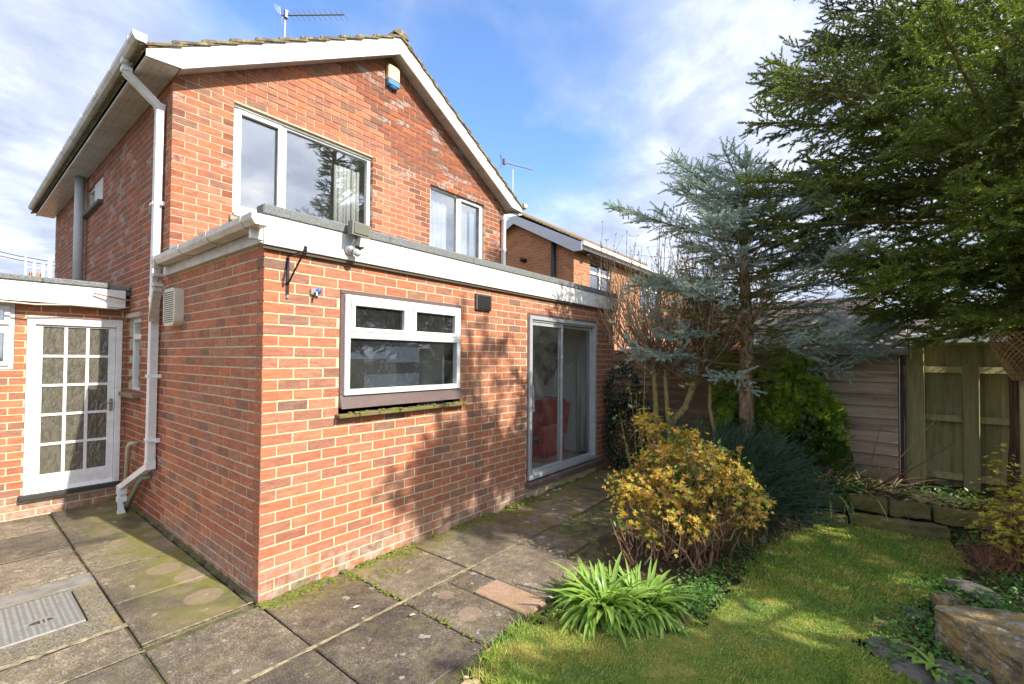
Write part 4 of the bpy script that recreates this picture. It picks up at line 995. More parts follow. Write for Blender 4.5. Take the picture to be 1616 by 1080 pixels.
pm = (YY > -1.5) & (XX < 5.0) & ((YY > -.76) | (XX < 1.9)); ZZ = np.where(pm, -.085, ZZ)
lm = inpoly(XX, YY, LAWN); ZZ = np.where(lm, np.minimum(ZZ, -.035), ZZ)
idx = np.arange(160*150).reshape(160, 150)
F = np.stack([idx[:-1, :-1], idx[1:, :-1], idx[1:, 1:], idx[:-1, 1:]], -1).reshape(-1, 4)
def soilb(nt, b):
    p = pos(nt); n = NOI(nt, p, 6, 6, .68); c = ramp(nt, n, [(.3, (.03, .022, .013)), (.46, (.065, .045, .026)), (.56, (.085, .075, .03)), (.66, (.07, .085, .02)), (.8, (.16, .11, .06))])
    setc(nt, b, c); b.inputs['Roughness'].default_value = 1; bumpn(nt, b, NOI(nt, p, 45, 5, .7), 1, .03)
M_soil = mat('leafy soil', build=soilb)
link('soil', npmesh('soil', np.stack([XX, YY, ZZ], -1).reshape(-1, 3), F), M_soil, smooth=True, kind='structure')
def lawnb(nt, b):
    p = pos(nt); n = NOI(nt, p, 3.6, 6, .68, .5); c = ramp(nt, n, [(.34, (.08, .14, .02)), (.5, (.15, .19, .03)), (.62, (.27, .23, .05)), (.75, (.33, .26, .09))])
    c = MIX(nt, .7, c, ramp(nt, NOI(nt, p, 60, 4, .7), [(.3, .4), (.6, 1.3)]), 'MULTIPLY'); setc(nt, b, c); b.inputs['Roughness'].default_value = 1; bumpn(nt, b, NOI(nt, p, 120, 3), 1, .01)
M_lawn = mat('mossy turf', build=lawnb)
gx = np.linspace(.2, 4.6, 150); gy = np.linspace(-4.6, -1.4, 120); XX, YY = np.meshgrid(gx, gy, indexing='ij')
ZL = lambda x, y: .012*np.sin(x*2.3+1)*np.sin(y*2.9)+.006*np.sin(x*9+y*7)-.004
idx = np.arange(150*120).reshape(150, 120); F = np.stack([idx[:-1, :-1], idx[1:, :-1], idx[1:, 1:], idx[:-1, 1:]], -1).reshape(-1, 4)
cx_ = (XX[:-1, :-1]+XX[1:, 1:])/2; cy_ = (YY[:-1, :-1]+YY[1:, 1:])/2; F = F[inpoly(cx_+.035*np.sin(cy_*31)+.02*np.sin(cx_*53+cy_*17), cy_+.03*np.sin(cx_*27+1)+.02*np.sin(cy_*47+cx_*13), LAWN).reshape(-1)]
link('lawn', npmesh('lawn', np.stack([XX, YY, ZL(XX, YY)], -1).reshape(-1, 3), F), M_lawn, smooth=True, kind='structure')

def leafmat(name, stops, trans=.35, rough=.5, pn=1.2, dark=.6, spec=.4, scale=3.0, pw=.45):
    def f(nt, b):
        g = NN(nt, 'ShaderNodeNewGeometry'); p = g.outputs['Position']; r = g.outputs['Random Per Island']
        v = MA(nt, 'ADD', MA(nt, 'MULTIPLY', r, 1-pw), MA(nt, 'MULTIPLY', ramp(nt, NOI(nt, p, scale, 4, .6), [(.3, 0.0), (.7, 1.0)]), pw))
        c = ramp(nt, v, stops); setc(nt, b, c); b.inputs['Roughness'].default_value = rough; b.inputs['Specular IOR Level'].default_value = spec
        out = [n for n in nt.nodes if n.type == 'OUTPUT_MATERIAL'][0]
        tl = NN(nt, 'ShaderNodeBsdfTranslucent'); c2 = MIX(nt, 1.0, c, (1.25, 1.3, .6), 'MULTIPLY'); nt.links.new(c2, tl.inputs[0])
        mx = NN(nt, 'ShaderNodeMixShader', {0: trans, 1: b.outputs[0], 2: tl.outputs[0]}); nt.links.new(mx.outputs[0], out.inputs[0])
    return mat(name, build=f)

# --- vectorised instancing of small templates
def orient(D, U):
    """frames with x along D, z near U; (n,3,3) columns = axes"""
    D = D/np.linalg.norm(D, axis=1, keepdims=True); Y = np.cross(U, D); ln = np.linalg.norm(Y, axis=1, keepdims=True); Y = np.where(ln < 1e-4, np.array([[0, 1., 0]]), Y/np.maximum(ln, 1e-6)); Z = np.cross(D, Y)
    return np.stack([D, Y, Z], -1)
def instance(TV, TF, M, T, S):
    n = len(T); V = np.einsum('nij,kj->nki', M, TV)*S.reshape(n, 1, -1 if S.ndim > 1 else 1)+T[:, None, :]
    F = TF[None]+(np.arange(n)*len(TV))[:, None, None]
    return V.reshape(-1, 3), F.reshape(-1, TF.shape[1])
def brush(n, L, nl, wd, up_only=False, flat=False, seed=1, fwd=.75):
    """twig of needles along +x"""
    r = np.random.default_rng(seed); V = []; F = []
    for i in range(n):
        t = (i+.5)/n; a = r.uniform(0, 2*math.pi)
        if flat: a = r.choice([0, math.pi])+r.normal(0, .35)
        if up_only: a = r.uniform(-.3, math.pi+.3)
        d = np.array([fwd+t*.5, math.cos(a), math.sin(a)*.9]); d /= np.linalg.norm(d); l = nl*r.uniform(.75, 1.1)*(1-.35*t)
        p = np.array([t*L, 0, 0]); q = np.cross(d, r.normal(size=3)); q /= np.linalg.norm(q); b = len(V)
        V += [p-q*wd/2, p+q*wd/2, p+d*l]; F += [(b, b+1, b+2)]
    # twig core
    b = len(V); c = .0016
    V += [np.array([0, c, 0]), np.array([0, -c, c]), np.array([0, 0, -c]), np.array([L, 0, 0])]; F += [(b, b+1, b+3), (b+1, b+2, b+3), (b+2, b, b+3)]
    return np.array(V), np.array(F)
class Tubes:
    def __init__(s): s.m = MB()
    def add(s, pts, rs, n=5): s.m.tube(pts, 0, n, cap=False, rs=list(rs))
def curve(p0, d0, L, n, bend, jit, r=random):
    """polyline starting at p0 heading d0; bend added to direction every step"""
    p = np.array(p0, float); d = np.array(d0, float); d /= np.linalg.norm(d); out = [p.copy()]; ds = [d.copy()]
    for i in range(n):
        d = d+np.array(bend)/n+rng.normal(0, jit, 3); d /= np.linalg.norm(d); p = p+d*L/n; out.append(p.copy()); ds.append(d.copy())
    return np.array(out), np.array(ds)
def conifer_branch(p0, az, el, L, tub, out, bend=(0, 0, .3), r0=.012, inner=.25, sec=.07, sl=.42, tw=.05, droop=0.0, bare=0.0, vs=.38):
    d = (math.cos(az)*math.cos(el), math.sin(az)*math.cos(el), math.sin(el)); n = max(6, int(L/.10))
    P, D = curve(p0, d, L, n, bend, .035)
    tub.add(P, [r0*(1-.85*i/n)+.002 for i in range(n+1)], 6)
    cum = np.linspace(0, L, n+1)
    s = L*inner; side = 1
    while s < L-.03:
        k = min(int(s/L*n), n-1); f = s/L*n-k; p = P[k]*(1-f)+P[k+1]*f; dd = D[k]; side = -side
        h = np.cross(dd, (0, 0, 1)); h /= np.linalg.norm(h)+1e-6
        a = rng.uniform(.65, .95); ds = dd*math.cos(a)+h*side*math.sin(a)+np.array([0, 0, rng.normal(.0, vs)-droop])
        l2 = max(.07, min(sl, (L-s)*.75+.05)*rng.uniform(.7, 1.1)); n2 = max(3, int(l2/.06))
        if rng.random() > bare*(1-s/L):
            P2, D2 = curve(p, ds, l2, n2, (dd[0]*.25, dd[1]*.25, -droop+.05), .05)
            tub.add(P2, [.0045*(1-.7*i/n2)+.001 for i in range(n2+1)], 4)
            s2 = l2*.12; sd = 1
            while s2 < l2:
                k2 = min(int(s2/l2*n2), n2-1); f2 = s2/l2*n2-k2; q = P2[k2]*(1-f2)+P2[k2+1]*f2; d2 = D2[k2]; sd = -sd
                h2 = np.cross(d2, (0, 0, 1)); h2 /= np.linalg.norm(h2)+1e-6; a2 = rng.uniform(.45, .9)
                out.append((q, d2*math.cos(a2)+h2*sd*math.sin(a2)+np.array([0, 0, rng.normal(0, .4)]), rng.uniform(.7, 1.15)))
                s2 += tw*rng.uniform(.7, 1.3)
            out.append((P2[-1]-D2[-1]*.03, D2[-1], rng.uniform(.9, 1.2)))
        s += sec*rng.uniform(.7, 1.25)
    out.append((P[-1]-D[-1]*.04, D[-1], 1.2))
    # brushes on the main axis
    s = L*.55
    while s < L:
        k = min(int(s/L*n), n-1); out.append((P[k], D[k]+rng.normal(0, .25, 3), .9)); s += tw*1.2
def brushes(name, out, tmpl, mt, par, **kw):
    V_, F_ = [], []; off = 0
    T = np.array([o[0] for o in out]); D = np.array([o[1] for o in out]); S = np.array([o[2] for o in out]); k = len(tmpl)
    for i in range(k):
        sl_ = slice(i, None, k); n = len(T[sl_])
        if n == 0: continue
        U = np.tile([[0, 0, 1.]], (n, 1))+rng.normal(0, .2, (n, 3)); V, F = instance(*tmpl[i], orient(D[sl_], U), T[sl_], S[sl_]); V_.append(V); F_.append(F+off); off += len(V)
    V = np.concatenate(V_); F = np.concatenate(F_); o = link(name, npmesh(name, V, F), mt, par, **kw); return len(F)
M_bark = mat('conifer bark', build=lambda nt, b: (setc(nt, b, ramp(nt, NOI(nt, mapz(nt, pos(nt), (22, 22, 9)), 1, 5, .65), [(.3, (.10, .06, .04)), (.5, (.30, .19, .12)), (.68, (.50, .36, .25))])), bumpn(nt, b, NOI(nt, mapz(nt, pos(nt), (30, 30, 12)), 1, 4), 1, .02), setattr(b.inputs['Roughness'], 'default_value', .95)))
M_twig = mat('mossy twig', build=lambda nt, b: (setc(nt, b, ramp(nt, NOI(nt, pos(nt), 12, 3), [(.3, (.13, .10, .045)), (.6, (.24, .20, .08)), (.8, (.28, .21, .13))])), setattr(b.inputs['Roughness'], 'default_value', .9)))
TRI = 0
# ---------------------------------------------------------------- blue spruce
spr = thing('blue_spruce', 'blue-grey spruce tree with bare lower trunk beside the magnolia', 'tree', (5.0, -1.92, .15))
tub = MB(); pts = [(5.0, -1.92, .0), (5.01, -1.93, .6), (5.0, -1.92, 1.3), (5.02, -1.93, 2.1), (4.98, -1.90, 2.9), (5.0, -1.92, 3.6), (5.0, -1.93, 4.12)]
tub.tube(pts, 0, 12, rs=[.11, .095, .085, .072, .055, .035, .012]); obj('trunk', tub, M_bark, spr, smooth=True)
T_ = Tubes(); out = []
TX = lambda z: np.array([5.0, -1.92, z])
lev = [(1.4, 1.3, 2, .02, .97), (1.7, 1.3, 2, .05, .95), (1.95, 1.4, 2, .05, .85), (2.2, 1.4, 3, .08, .6), (2.42, 1.4, 3, .12, .4), (2.65, 1.3, 5, .15, .1), (2.95, 1.2, 5, .2, 0), (3.22, 1.05, 5, .3, 0), (3.48, .85, 5, .4, 0), (3.72, .6, 5, .5, 0), (3.92, .38, 4, .6, 0)]
for i, (z, L, nb_, el, bare) in enumerate(lev):
    a0 = i*1.1
    for k in range(nb_):
        az = a0+2*math.pi*k/nb_+rng.normal(0, .2); LL = L*rng.uniform(.75, 1.08)
        conifer_branch(TX(z+rng.uniform(-.08, .08)), az, el+rng.normal(0, .07), LL, T_, out, (0, 0, -.15 if z > 3 else .12), .014 if z < 3.4 else .009, .2 if z > 2.4 else .4, .066, .36, .048, .05, bare, .25)
# the two long limbs reaching toward the house
for (z, az, el, L) in ((3.62, 2.30, .42, 1.15), (3.1, 2.15, .16, 1.75), (2.62, 2.25, -.02, 1.5), (1.55, 2.2, .10, 1.55), (1.35, -1.1, .25, 1.5),  (3.0, -1.4, .35, 1.4), (2.4, -1.5, .2, 1.5), (3.7, 2.9, .8, .7), (3.35, -1.0, .3, 1.0), (2.9, -.9, .15, 1.1), (1.7, -1.3, .1, 1.35), (2.0, 2.35, .0, 1.1), (3.3, 2.5, .3, 1.1)):
    conifer_branch(TX(z), az, el, L, T_, out, (0, 0, .12), .016, .36, .060, .38, .046, .04, .0, .25)
for k in range(5): out.append((TX(4.08), np.array([math.cos(k*1.26)*.7, math.sin(k*1.26)*.7, .75]), 1.5))
out += [(TX(4.1), np.array([.1, 0, 1.]), 1.9)]
obj('limbs', T_.m, M_twig, spr)
tm = [brush(46, .155, .038, .0085, seed=s) for s in range(4)]
M_spr = leafmat('blue spruce needles', [(0, (.18, .25, .22)), (.35, (.34, .44, .43)), (.6, (.52, .63, .63)), (.82, (.42, .50, .44)), (1, (.70, .78, .77))], .25, .55, scale=2.0)
TRI += brushes('needles', out, tm, M_spr, spr, kind='stuff')
# green-gold inner sprays
out2 = []
for i in range(1100):
    z = rng.uniform(1.3, 3.3); a = rng.uniform(0, 6.28); r_ = rng.uniform(.1, .75); out2.append((TX(z)+np.array([math.cos(a)*r_, math.sin(a)*r_, rng.uniform(-.1, .1)]), np.array([math.cos(a), math.sin(a), rng.uniform(-.2, .5)]), rng.uniform(.7, 1.2)))
M_gg = leafmat('gold green needles', [(0, (.06, .08, .02)), (.5, (.15, .17, .03)), (1, (.27, .26, .05))], .2, .6)
TRI += brushes('inner_needles', out2, tm, M_gg, spr, kind='stuff')

# ---------------------------------------------------------------- big fir on the right
FX, FY = 5.45, -4.42
fir = thing('fir_tree', 'large spreading dark green fir filling the upper right corner', 'tree', (FX, FY, .2))
tub = MB(); tub.tube([(FX, FY, -.05), (FX-.01, FY, .9), (FX+.02, FY+.01, 2.2), (FX, FY, 4), (FX-.03, FY-.02, 6), (FX, FY, 8.6)], 0, 14, rs=[.19, .14, .13, .12, .09, .02])
M_shag = mat('shaggy red brown bark', build=lambda nt, b: (setc(nt, b, ramp(nt, NOI(nt, mapz(nt, pos(nt), (50, 50, 4)), 1, 5, .6), [(.3, (.05, .028, .018)), (.5, (.15, .085, .055)), (.7, (.27, .17, .11))])), bumpn(nt, b, NOI(nt, mapz(nt, pos(nt), (60, 60, 5)), 1, 4), 1, .03), setattr(b.inputs['Roughness'], 'default_value', .95)))
obj('trunk', tub, M_shag, fir, smooth=True)
T_ = Tubes(); out = []
def firbranch(z, az, el, L, bend=.15, inner=.22, bare=.15):
    conifer_branch(np.array([FX, FY, z]), az, el, L, T_, out, (0, 0, bend), .030 if L > 2 else .02, inner, .075, .66, .046, .06, bare, .42)
i = 0
for z in np.arange(1.9, 8.4, .26):
    L0 = 2.9 if z < 5.2 else 2.9-(z-5.2)*.75
    if z < 2.6: L0 = 1.7
    for k in range(5):
        az = i*2.4+k*math.pi/2.5+rng.normal(0, .25); i += 1
        if math.cos(az) < -.5 and z < 3.4: L1 = min(L0, 1.9)     # keeps the view of the fence
        else: L1 = L0
        a_ = az % 6.2832
        if 3.6 < a_ < 5.9 and rng.random() < .7: continue
        if 1.5 < a_ < 4.4: L1 = min(L1, 2.0 if z < 4.0 else max(.4, 2.1-(z-4.0)*.75))
        firbranch(z+rng.uniform(-.1, .1), az, (.12 if z < 5 else .3)+rng.normal(0, .08), L1*rng.uniform(.7, 1.05))
for (z, az, el, L) in ((4.1, 2.1, .3, 2.5), (3.9, 2.0, .2, 2.6), (3.7, 2.3, .12, 2.6), (3.3, 2.0, .1, 2.7), (3.0, 2.2, .1, 2.6), (4.6, 2.0, .36, 2.0), (4.4, 2.2, .25, 1.7), (5.2, 1.9, .3, 1.3), (3.5, 1.8, .2, 2.8), (4.3, 1.8, .3, 2.3), (3.15, 1.7, .15, 2.8), (4.9, 1.7, .3, 1.8), (3.0, 2.9, .1, 2.6), (2.8, 3.2, .0, 2.2), (3.4, 3.0, .12, 2.5), (2.5, 3.3, .0, 2.0), (3.75, 2.5, .1, 2.0), (2.7, 2.3, .0, 1.9), (2.5, 2.5, .0, 1.7), (2.3, 2.9, .0, 1.3), (2.6, 2.9, .1, 2.0), (3.2, 2.75, .1, 2.3), (2.15, 2.0, .0, 1.4)):
    firbranch(z, az, el, L, .1, .3, 0)
outg = []; o_main = out; out = outg
for (z, az, el, L) in ((3.3, 2.75, .12, 2.7), (3.0, 3.0, .05, 2.5), (3.6, 3.2, .15, 2.4), (2.7, 2.85, -.02, 2.2), (2.45, 3.05, -.05, 2.2), (2.2, 2.9, -.08, 1.7), (2.1, 3.3, -.05, 1.8), (2.9, 3.5, .0, 2.3), (3.9, 2.95, .2, 2.3), (2.35, 3.5, -.1, 1.9), (2.0, 2.5, -.15, 1.2), (2.6, 2.5, -.05, 1.9)): firbranch(z, az, el, L, .0, .25, 0)
out = o_main
obj('limbs', T_.m, M_twig, fir)
tm = [brush(30, .14, .044, .0135, flat=False, seed=s+20, fwd=.9) for s in range(4)]
M_fir = leafmat('fir needles', [(0, (.045, .06, .03)), (.3, (.085, .105, .04)), (.5, (.13, .17, .045)), (.72, (.23, .30, .05)), (1, (.42, .44, .08))], .3, .5, scale=.9, pw=.65)
TRI += brushes('needles', out, tm, M_fir, fir, kind='stuff')
M_firg = leafmat('sunlit fir needles', [(0, (.05, .08, .03)), (.3, (.11, .16, .04)), (.55, (.19, .27, .05)), (.8, (.33, .39, .07)), (1, (.48, .46, .10))], .35, .5, scale=1.6, pw=.5)  # yellower copy of the fir colour, painting sunlight onto the near lower branches
TRI += brushes('sunlit_needles', outg, tm, M_firg, fir, kind='stuff')

# ---------------------------------------------------------------- tree outside the frame whose shade falls on lawn and wall
def shade_tree(name, label, X, Y, ztop, zlow, rad, n, seed):
    r = np.random.default_rng(seed); t = thing(name, label, 'tree', (X, Y, 0)); tb = Tubes(); P = []
    tb.add([(X, Y, -.1), (X+.05, Y, ztop*.5), (X, Y+.1, ztop-.3)], [.16, .11, .02], 8)
    for i in range(n):
        z = r.uniform(zlow, ztop)
        if 3.3 < z < 5.3 and r.random() < .7: continue
        f = (ztop-z)/(ztop-zlow); R_ = rad*(min(1, f*1.25+.06))*r.uniform(.55, 1.05); a = r.uniform(0, 6.28)
        pts, ds = curve((X, Y, z-.1), (math.cos(a), math.sin(a), .25), R_, 7, (0, 0, .2), .08); tb.add(pts, [.025*(1-.12*j) for j in range(8)], 5)
        for q in range(int(16*R_)):
            u = r.uniform(.25, 1)*7; k = min(int(u), 6); p = pts[k]+(pts[k+1]-pts[k])*(u-k); d = ds[k]+r.normal(0, .7, 3)*np.array([1, 1, .5]); l = r.uniform(.15, .5)
            pp, dd = curve(p, d, l, 4, (0, 0, -.1), .1); tb.add(pp, [.005]*5, 3)
            for w_ in range(9): P.append((pp[r.integers(1, 5)], dd[-1]+r.normal(0, .7, 3), r.uniform(1.0, 2.0)))
    obj('limbs', tb.m, M_twig, t); return brushes('needles', P, [brush(14, .12, .05, .022, seed=77+s) for s in range(3)], M_fir, t, kind='stuff')
TRI += shade_tree('cedar_tree', 'broad dark conifer standing to the right behind the viewer', 2.9, -7.0, 7.1, 1.2, 2.8, 58, 5)
print('TRI', TRI, [ (o.name, len(o.data.polygons)) for o in bpy.data.objects if o.data and 'needles' in o.name])
from mathutils import noise

# ================================================================ FENCES, SHED, SLEEPERS
def woodb(c0, c1, green=.5, gc=(.17, .17, .06), ax='z'):
    def f(nt, b):
        p = pos(nt); r = isl(nt); s = (30, 30, 3) if ax == 'z' else (30, 3, 40)
        n = NOI(nt, mapz(nt, p, s), 1, 5, .6, .4); c = MIX(nt, n, c0, c1); c = MIX(nt, .7, c, ramp(nt, r, [(0, .6), (1, 1.35)]), 'MULTIPLY'); c = MIX(nt, ramp(nt, NOI(nt, mapz(nt, p, (s[0]*.35, s[1]*.4, s[2]*.35)), 1, 4, .7), [(.5, 0.0), (.68, .65)]), c, (.07, .055, .045))
        c = MIX(nt, MA(nt, 'MULTIPLY', ramp(nt, NOI(nt, p, 2.6, 5, .65), [(.35, .1), (.62, 1.0)]), green), c, gc); setc(nt, b, c)
        b.inputs['Roughness'].default_value = .85; bumpn(nt, b, n, .5, .006)
    return f
M_fence = mat('mossy fence wood', build=woodb((.20, .17, .08), (.62, .53, .28), .4, (.30, .31, .085)))
M_shed = mat('weathered shed board', build=woodb((.24, .155, .105), (.58, .45, .34), .25, (.34, .28, .14), 'y'))
M_lap = mat('brown lap board', build=woodb((.22, .14, .09), (.46, .31, .21), .15, (.22, .19, .09), 'y'))
M_sleep = mat('mossy sleeper', build=woodb((.08, .06, .03), (.20, .15, .07), .8, (.14, .14, .025), 'y'))
fn = thing('board_fence', 'greenish vertical board fence with horizontal rails between shed and fir trunk', 'fence', (5.8, -4.5, .1))
def grp(n_, mk, name, mt, par):
    for i in range(n_): obj(name, mk(i), mt, par)
def vboard(i):
    y = -3.66-i*.125; return MB().poly([(5.88, y, .05), (5.852+random.uniform(0,.012), y, .05), (5.870, y-.131, .05), (5.884, y-.131, .05)], (0, 0, 1.76+random.uniform(-.01, .01)))
grp(22, vboard, 'board', M_fence, fn)
for z in (1.50, .95, .30): obj('rail', MB().poly([(5.76, -3.66, z), (5.84, -3.66, z), (5.84, -3.66, z+.07), (5.79, -3.66, z+.07)], (0, -2.9, 0)), M_fence, fn)
for (y, w_, zt_) in ((-3.56, .17, 1.86), (-4.03, .13, 1.6), (-5.6, .13, 1.7)): obj('post', MB().cbox(5.66, 5.80-.001 if y > -4 else 5.755, y-w_/2, y+w_/2, -.1, zt_, .008), M_fence, fn)
obj('top_trim', MB().cbox(5.84, 5.90, -6.4, -3.66, 1.815, 1.85, .004), M_fence, fn)
lf = thing('lap_fence', 'brown horizontal lap fence behind the magnolia stems', 'fence', (5.85, 0, 0))
def hboard(i):
    z = .0+i*.133; q = random.uniform(-.004, .004); return MB().poly([(5.79+q, 2.1, z), (5.838+q, 2.1, z+.13), (5.855, 2.1, z+.145), (5.825, 2.1, z)], (0, -3.93, 0))
grp(13, hboard, 'board', M_lap, lf)
for y in (2.05, .2, -1.74): obj('post', MB().cbox(5.86, 5.95, y-.045, y+.045, -.1, 1.78, .006), M_lap, lf)
obj('cap_rail', MB().cbox(5.79, 5.88, -1.8, 2.1, 1.745, 1.78, .004), M_lap, lf)
sh = thing('garden_shed', 'weathered timber shed with grey felt roof at the end of the lawn', 'shed', (6.4, -2.6, 0))
def sboard(i):
    z = .10+i*.142; q = random.uniform(-.003, .003); return MB().poly([(5.572+q, -1.86, z), (5.603+q, -1.86, z+.137), (5.62, -1.86, z+.155), (5.612, -1.86, z)], (0, -1.55, 0))
grp(12, sboard, 'board', M_shed, sh)
m_ = MB(); m_.box(5.621, 5.64, -3.40, -1.88, .02, 1.76); m_.poly([(5.63, -3.41, .02), (7.2, -3.41, .02), (7.2, -3.41, 1.7), (6.35, -3.41, 2.22), (5.63, -3.41, 1.78)], (0, -.015, 0)); obj('wall', m_, M_shed, sh)
obj('corner_post', MB().cbox(5.585, 5.635, -3.47, -3.43, .02, 1.8, .004), mat('dark brown timber', (.05, .035, .03), .8), sh)  # narrow dark brown upright at the right end of the shed front
def froof(nt, b):
    p = pos(nt); c = ramp(nt, NOI(nt, p, 5, 5, .6), [(.35, (.24, .23, .22)), (.55, (.36, .345, .32)), (.72, (.46, .42, .33))]); setc(nt, b, c); bumpn(nt, b, NOI(nt, p, 220, 2), .5, .003); b.inputs['Roughness'].default_value = .85
M_froof = mat('grey mineral felt', build=froof)
m_ = MB(); m_.poly([(5.50, -3.50, 1.755), (5.95, -3.50, 2.02), (5.95, -3.50, 2.045), (5.50, -3.50, 1.78)], (0, 1.75, 0)); m_.poly([(5.93, -3.505, 2.02), (6.36, -3.505, 2.275), (6.36, -3.505, 2.30), (5.93, -3.505, 2.045)], (0, 1.76, 0)); m_.poly([(6.361, -3.50, 2.29), (7.3, -3.50, 1.7), (7.3, -3.50, 1.67), (6.361, -3.50, 2.26)], (0, 1.75, 0)); m_.poly([(5.495, -3.51, 1.70), (5.50, -3.51, 1.775), (5.52, -3.51, 1.775), (5.515, -3.51, 1.70)], (0, 1.77, 0)); obj('felt_roof', m_, M_froof, sh)
m_ = MB(); m_.poly([(5.48, -3.515, 1.66), (6.36, -3.515, 2.20), (6.36, -3.515, 2.31), (5.48, -3.515, 1.77)], (0, -.02, 0)); obj('barge_board', m_, M_shed, sh)
SLB = [((4.33, -3.00), (4.40, -3.74), -.04, .10, .12), ((4.50, -2.98), (4.52, -3.30), .10, .245, .13), ((4.51, -3.31), (4.56, -3.62), .10, .235, .13), ((4.22, -2.70), (4.33, -2.99), -.04, .07, .11), ((4.46, -2.62), (4.50, -2.95), .08, .22, .12), ((4.58, -3.64), (4.66, -4.3), .08, .22, .13)]
SLL = ['long lower mossy sleeper edging the back of the lawn', 'upper mossy sleeper block, left of the two above the long one', 'upper mossy sleeper block, right of the two above the long one', 'short low sleeper at the left end of the lawn edging', 'short upper sleeper half hidden by strap leaves', 'upper sleeper running off toward the fence post']
for (a, b, z0, z1, w_), lb in zip(SLB, SLL):
    a, b = Vector(a), Vector(b); d = b-a; nx_, ny_, nz_ = 6, max(8, int(d.length/.03)), 6; VV = []; FF = []; ids = {}
    def vid(i, j, k):
        if (i, j, k) not in ids:
            p = Vector((w_*i/nx_, -d.length*j/ny_, z0+(z1-z0)*k/nz_)); ce = Vector((w_/2, -d.length/2, (z0+z1)/2)); ed = sum((i in (0, nx_), j in (0, ny_), k in (0, nz_)))
            p += (ce-p).normalized()*(.010 if ed > 1 else 0)+Vector((noise.noise(p*13+Vector((z0*50, a.y*9, 0))), 0, noise.noise(p*9+Vector((4, a.y*7, 1)))))*.016+Vector((noise.noise(p*40), 0, noise.noise(p*37)))*.006
            ids[(i, j, k)] = len(VV); VV.append(tuple(p))
        return ids[(i, j, k)]
    for i in range(nx_):
        for j in range(ny_):
            for k in (0, nz_): FF.append((vid(i, j, k), vid(i+1, j, k), vid(i+1, j+1, k), vid(i, j+1, k)))
    for j in range(ny_):
        for k in range(nz_):
            for i in (0, nx_): FF.append((vid(i, j, k), vid(i, j+1, k), vid(i, j+1, k+1), vid(i, j, k+1)))
    for i in range(nx_):
        for k in range(nz_):
            for j in (0, ny_): FF.append((vid(i, j, k), vid(i+1, j, k), vid(i+1, j, k+1), vid(i, j, k+1)))
    mq = MB(); mq.v = VV; mq.f = FF; me = mq.mesh('sleeper')
    o = link('sleeper', me, M_sleep, None, (a.x, a.y, 0)); o.rotation_euler = (0, 0, math.atan2(d.x, -d.y)); o['label'] = lb; o['category'] = 'sleeper'; o['group'] = 'timber sleepers edging the raised bed'
# pale post with a woven basket at the right edge
po = thing('timber_post', 'pale greenish round post at the right edge of the picture', 'post', (4.6, -4.33, .1))
obj('post_shaft', MB().tube([(4.6, -4.29, -.05), (4.61, -4.28, .7), (4.6, -4.28, 1.46)], 0, 12, rs=[.075, .07, .072]), mat('algae green post', build=woodb((.30, .27, .13), (.46, .42, .22), .6, (.38, .36, .13))), po, smooth=True)
ba = thing('wicker_basket', 'woven wicker cone basket hanging among fir branches above the pale post', 'basket', (4.5, -4.2, 1.5))
M_wick = mat('wicker', build=lambda nt, b: setc(nt, b, ramp(nt, isl(nt), [(0, (.16, .09, .04)), (.5, (.32, .21, .09)), (1, (.45, .32, .14))])))
bc = Vector((4.5, -4.19, 1.47)); m1 = MB(); m2 = MB()
for s_, mm_ in ((1, m1), (-1, m2)):
    for k in range(26):
        a0 = k/26*2*math.pi; pts = []
        for j in range(9):
            f = j/8; r_ = .035+.135*math.sin(f*1.75); a = a0+s_*f*2.2; pts.append(bc+Vector((r_*math.cos(a), r_*math.sin(a), f*.42)))
        mm_.tube(pts, .0052, 4)
obj('right_hand_weave', m1, M_wick, ba); obj('left_hand_weave', m2, M_wick, ba)

# ================================================================ ROCKS
from mathutils import noise
def stone(name, c, dims, seed, rot=(0, 0, 0), mt=None, planes=9, sub=4, rough_=.05):
    import bmesh
    bm = bmesh.new(); bmesh.ops.create_icosphere(bm, subdivisions=sub, radius=1); r = random.Random(seed)
    pl = [(Vector((r.gauss(0, 1), r.gauss(0, 1), r.gauss(0, 1))).normalized(), r.uniform(.55, .85)) for _ in range(planes)]+[(Vector((0, 0, 1)), .62), (Vector((0, 0, -1)), .6)]
    for v in bm.verts:
        p = v.co.copy()
        for n_, d in pl:
            t = p.dot(n_)
            if t > d: p -= n_*(t-d)*.93
        p += p.normalized()*noise.noise(p*2.3+Vector((seed, 0, 0)))*rough_*1.5+p.normalized()*noise.noise(p*8+Vector((seed, 3, 0)))*rough_*.5
        v.co = Vector((p.x*dims[0], p.y*dims[1], p.z*dims[2]))
    me = bpy.data.meshes.new(name); bm.to_mesh(me); bm.free()
    o = link(name, me, mt, None, c); o.rotation_euler = rot; return o
def rockb(nt, b):
    p = pos(nt); n = NOI(nt, p, 7, 6, .65, .5); c = ramp(nt, n, [(.32, (.10, .085, .05)), (.46, (.24, .19, .10)), (.56, (.36, .24, .09)), (.7, (.42, .33, .2))])
    c = MIX(nt, ramp(nt, NOI(nt, p, 26, 4, .6), [(.55, 0.0), (.62, .7)]), c, (.40, .42, .40)); c = MIX(nt, ramp(nt, NOI(nt, p, 5, 6, .7, .8), [(.52, 0.0), (.6, .6)]), c, (.11, .10, .09))
    setc(nt, b, c); b.inputs['Roughness'].default_value = .85; bumpn(nt, b, NOI(nt, p, 22, 6, .7), 1, .03)
M_rock = mat('lichen sandstone', build=rockb)
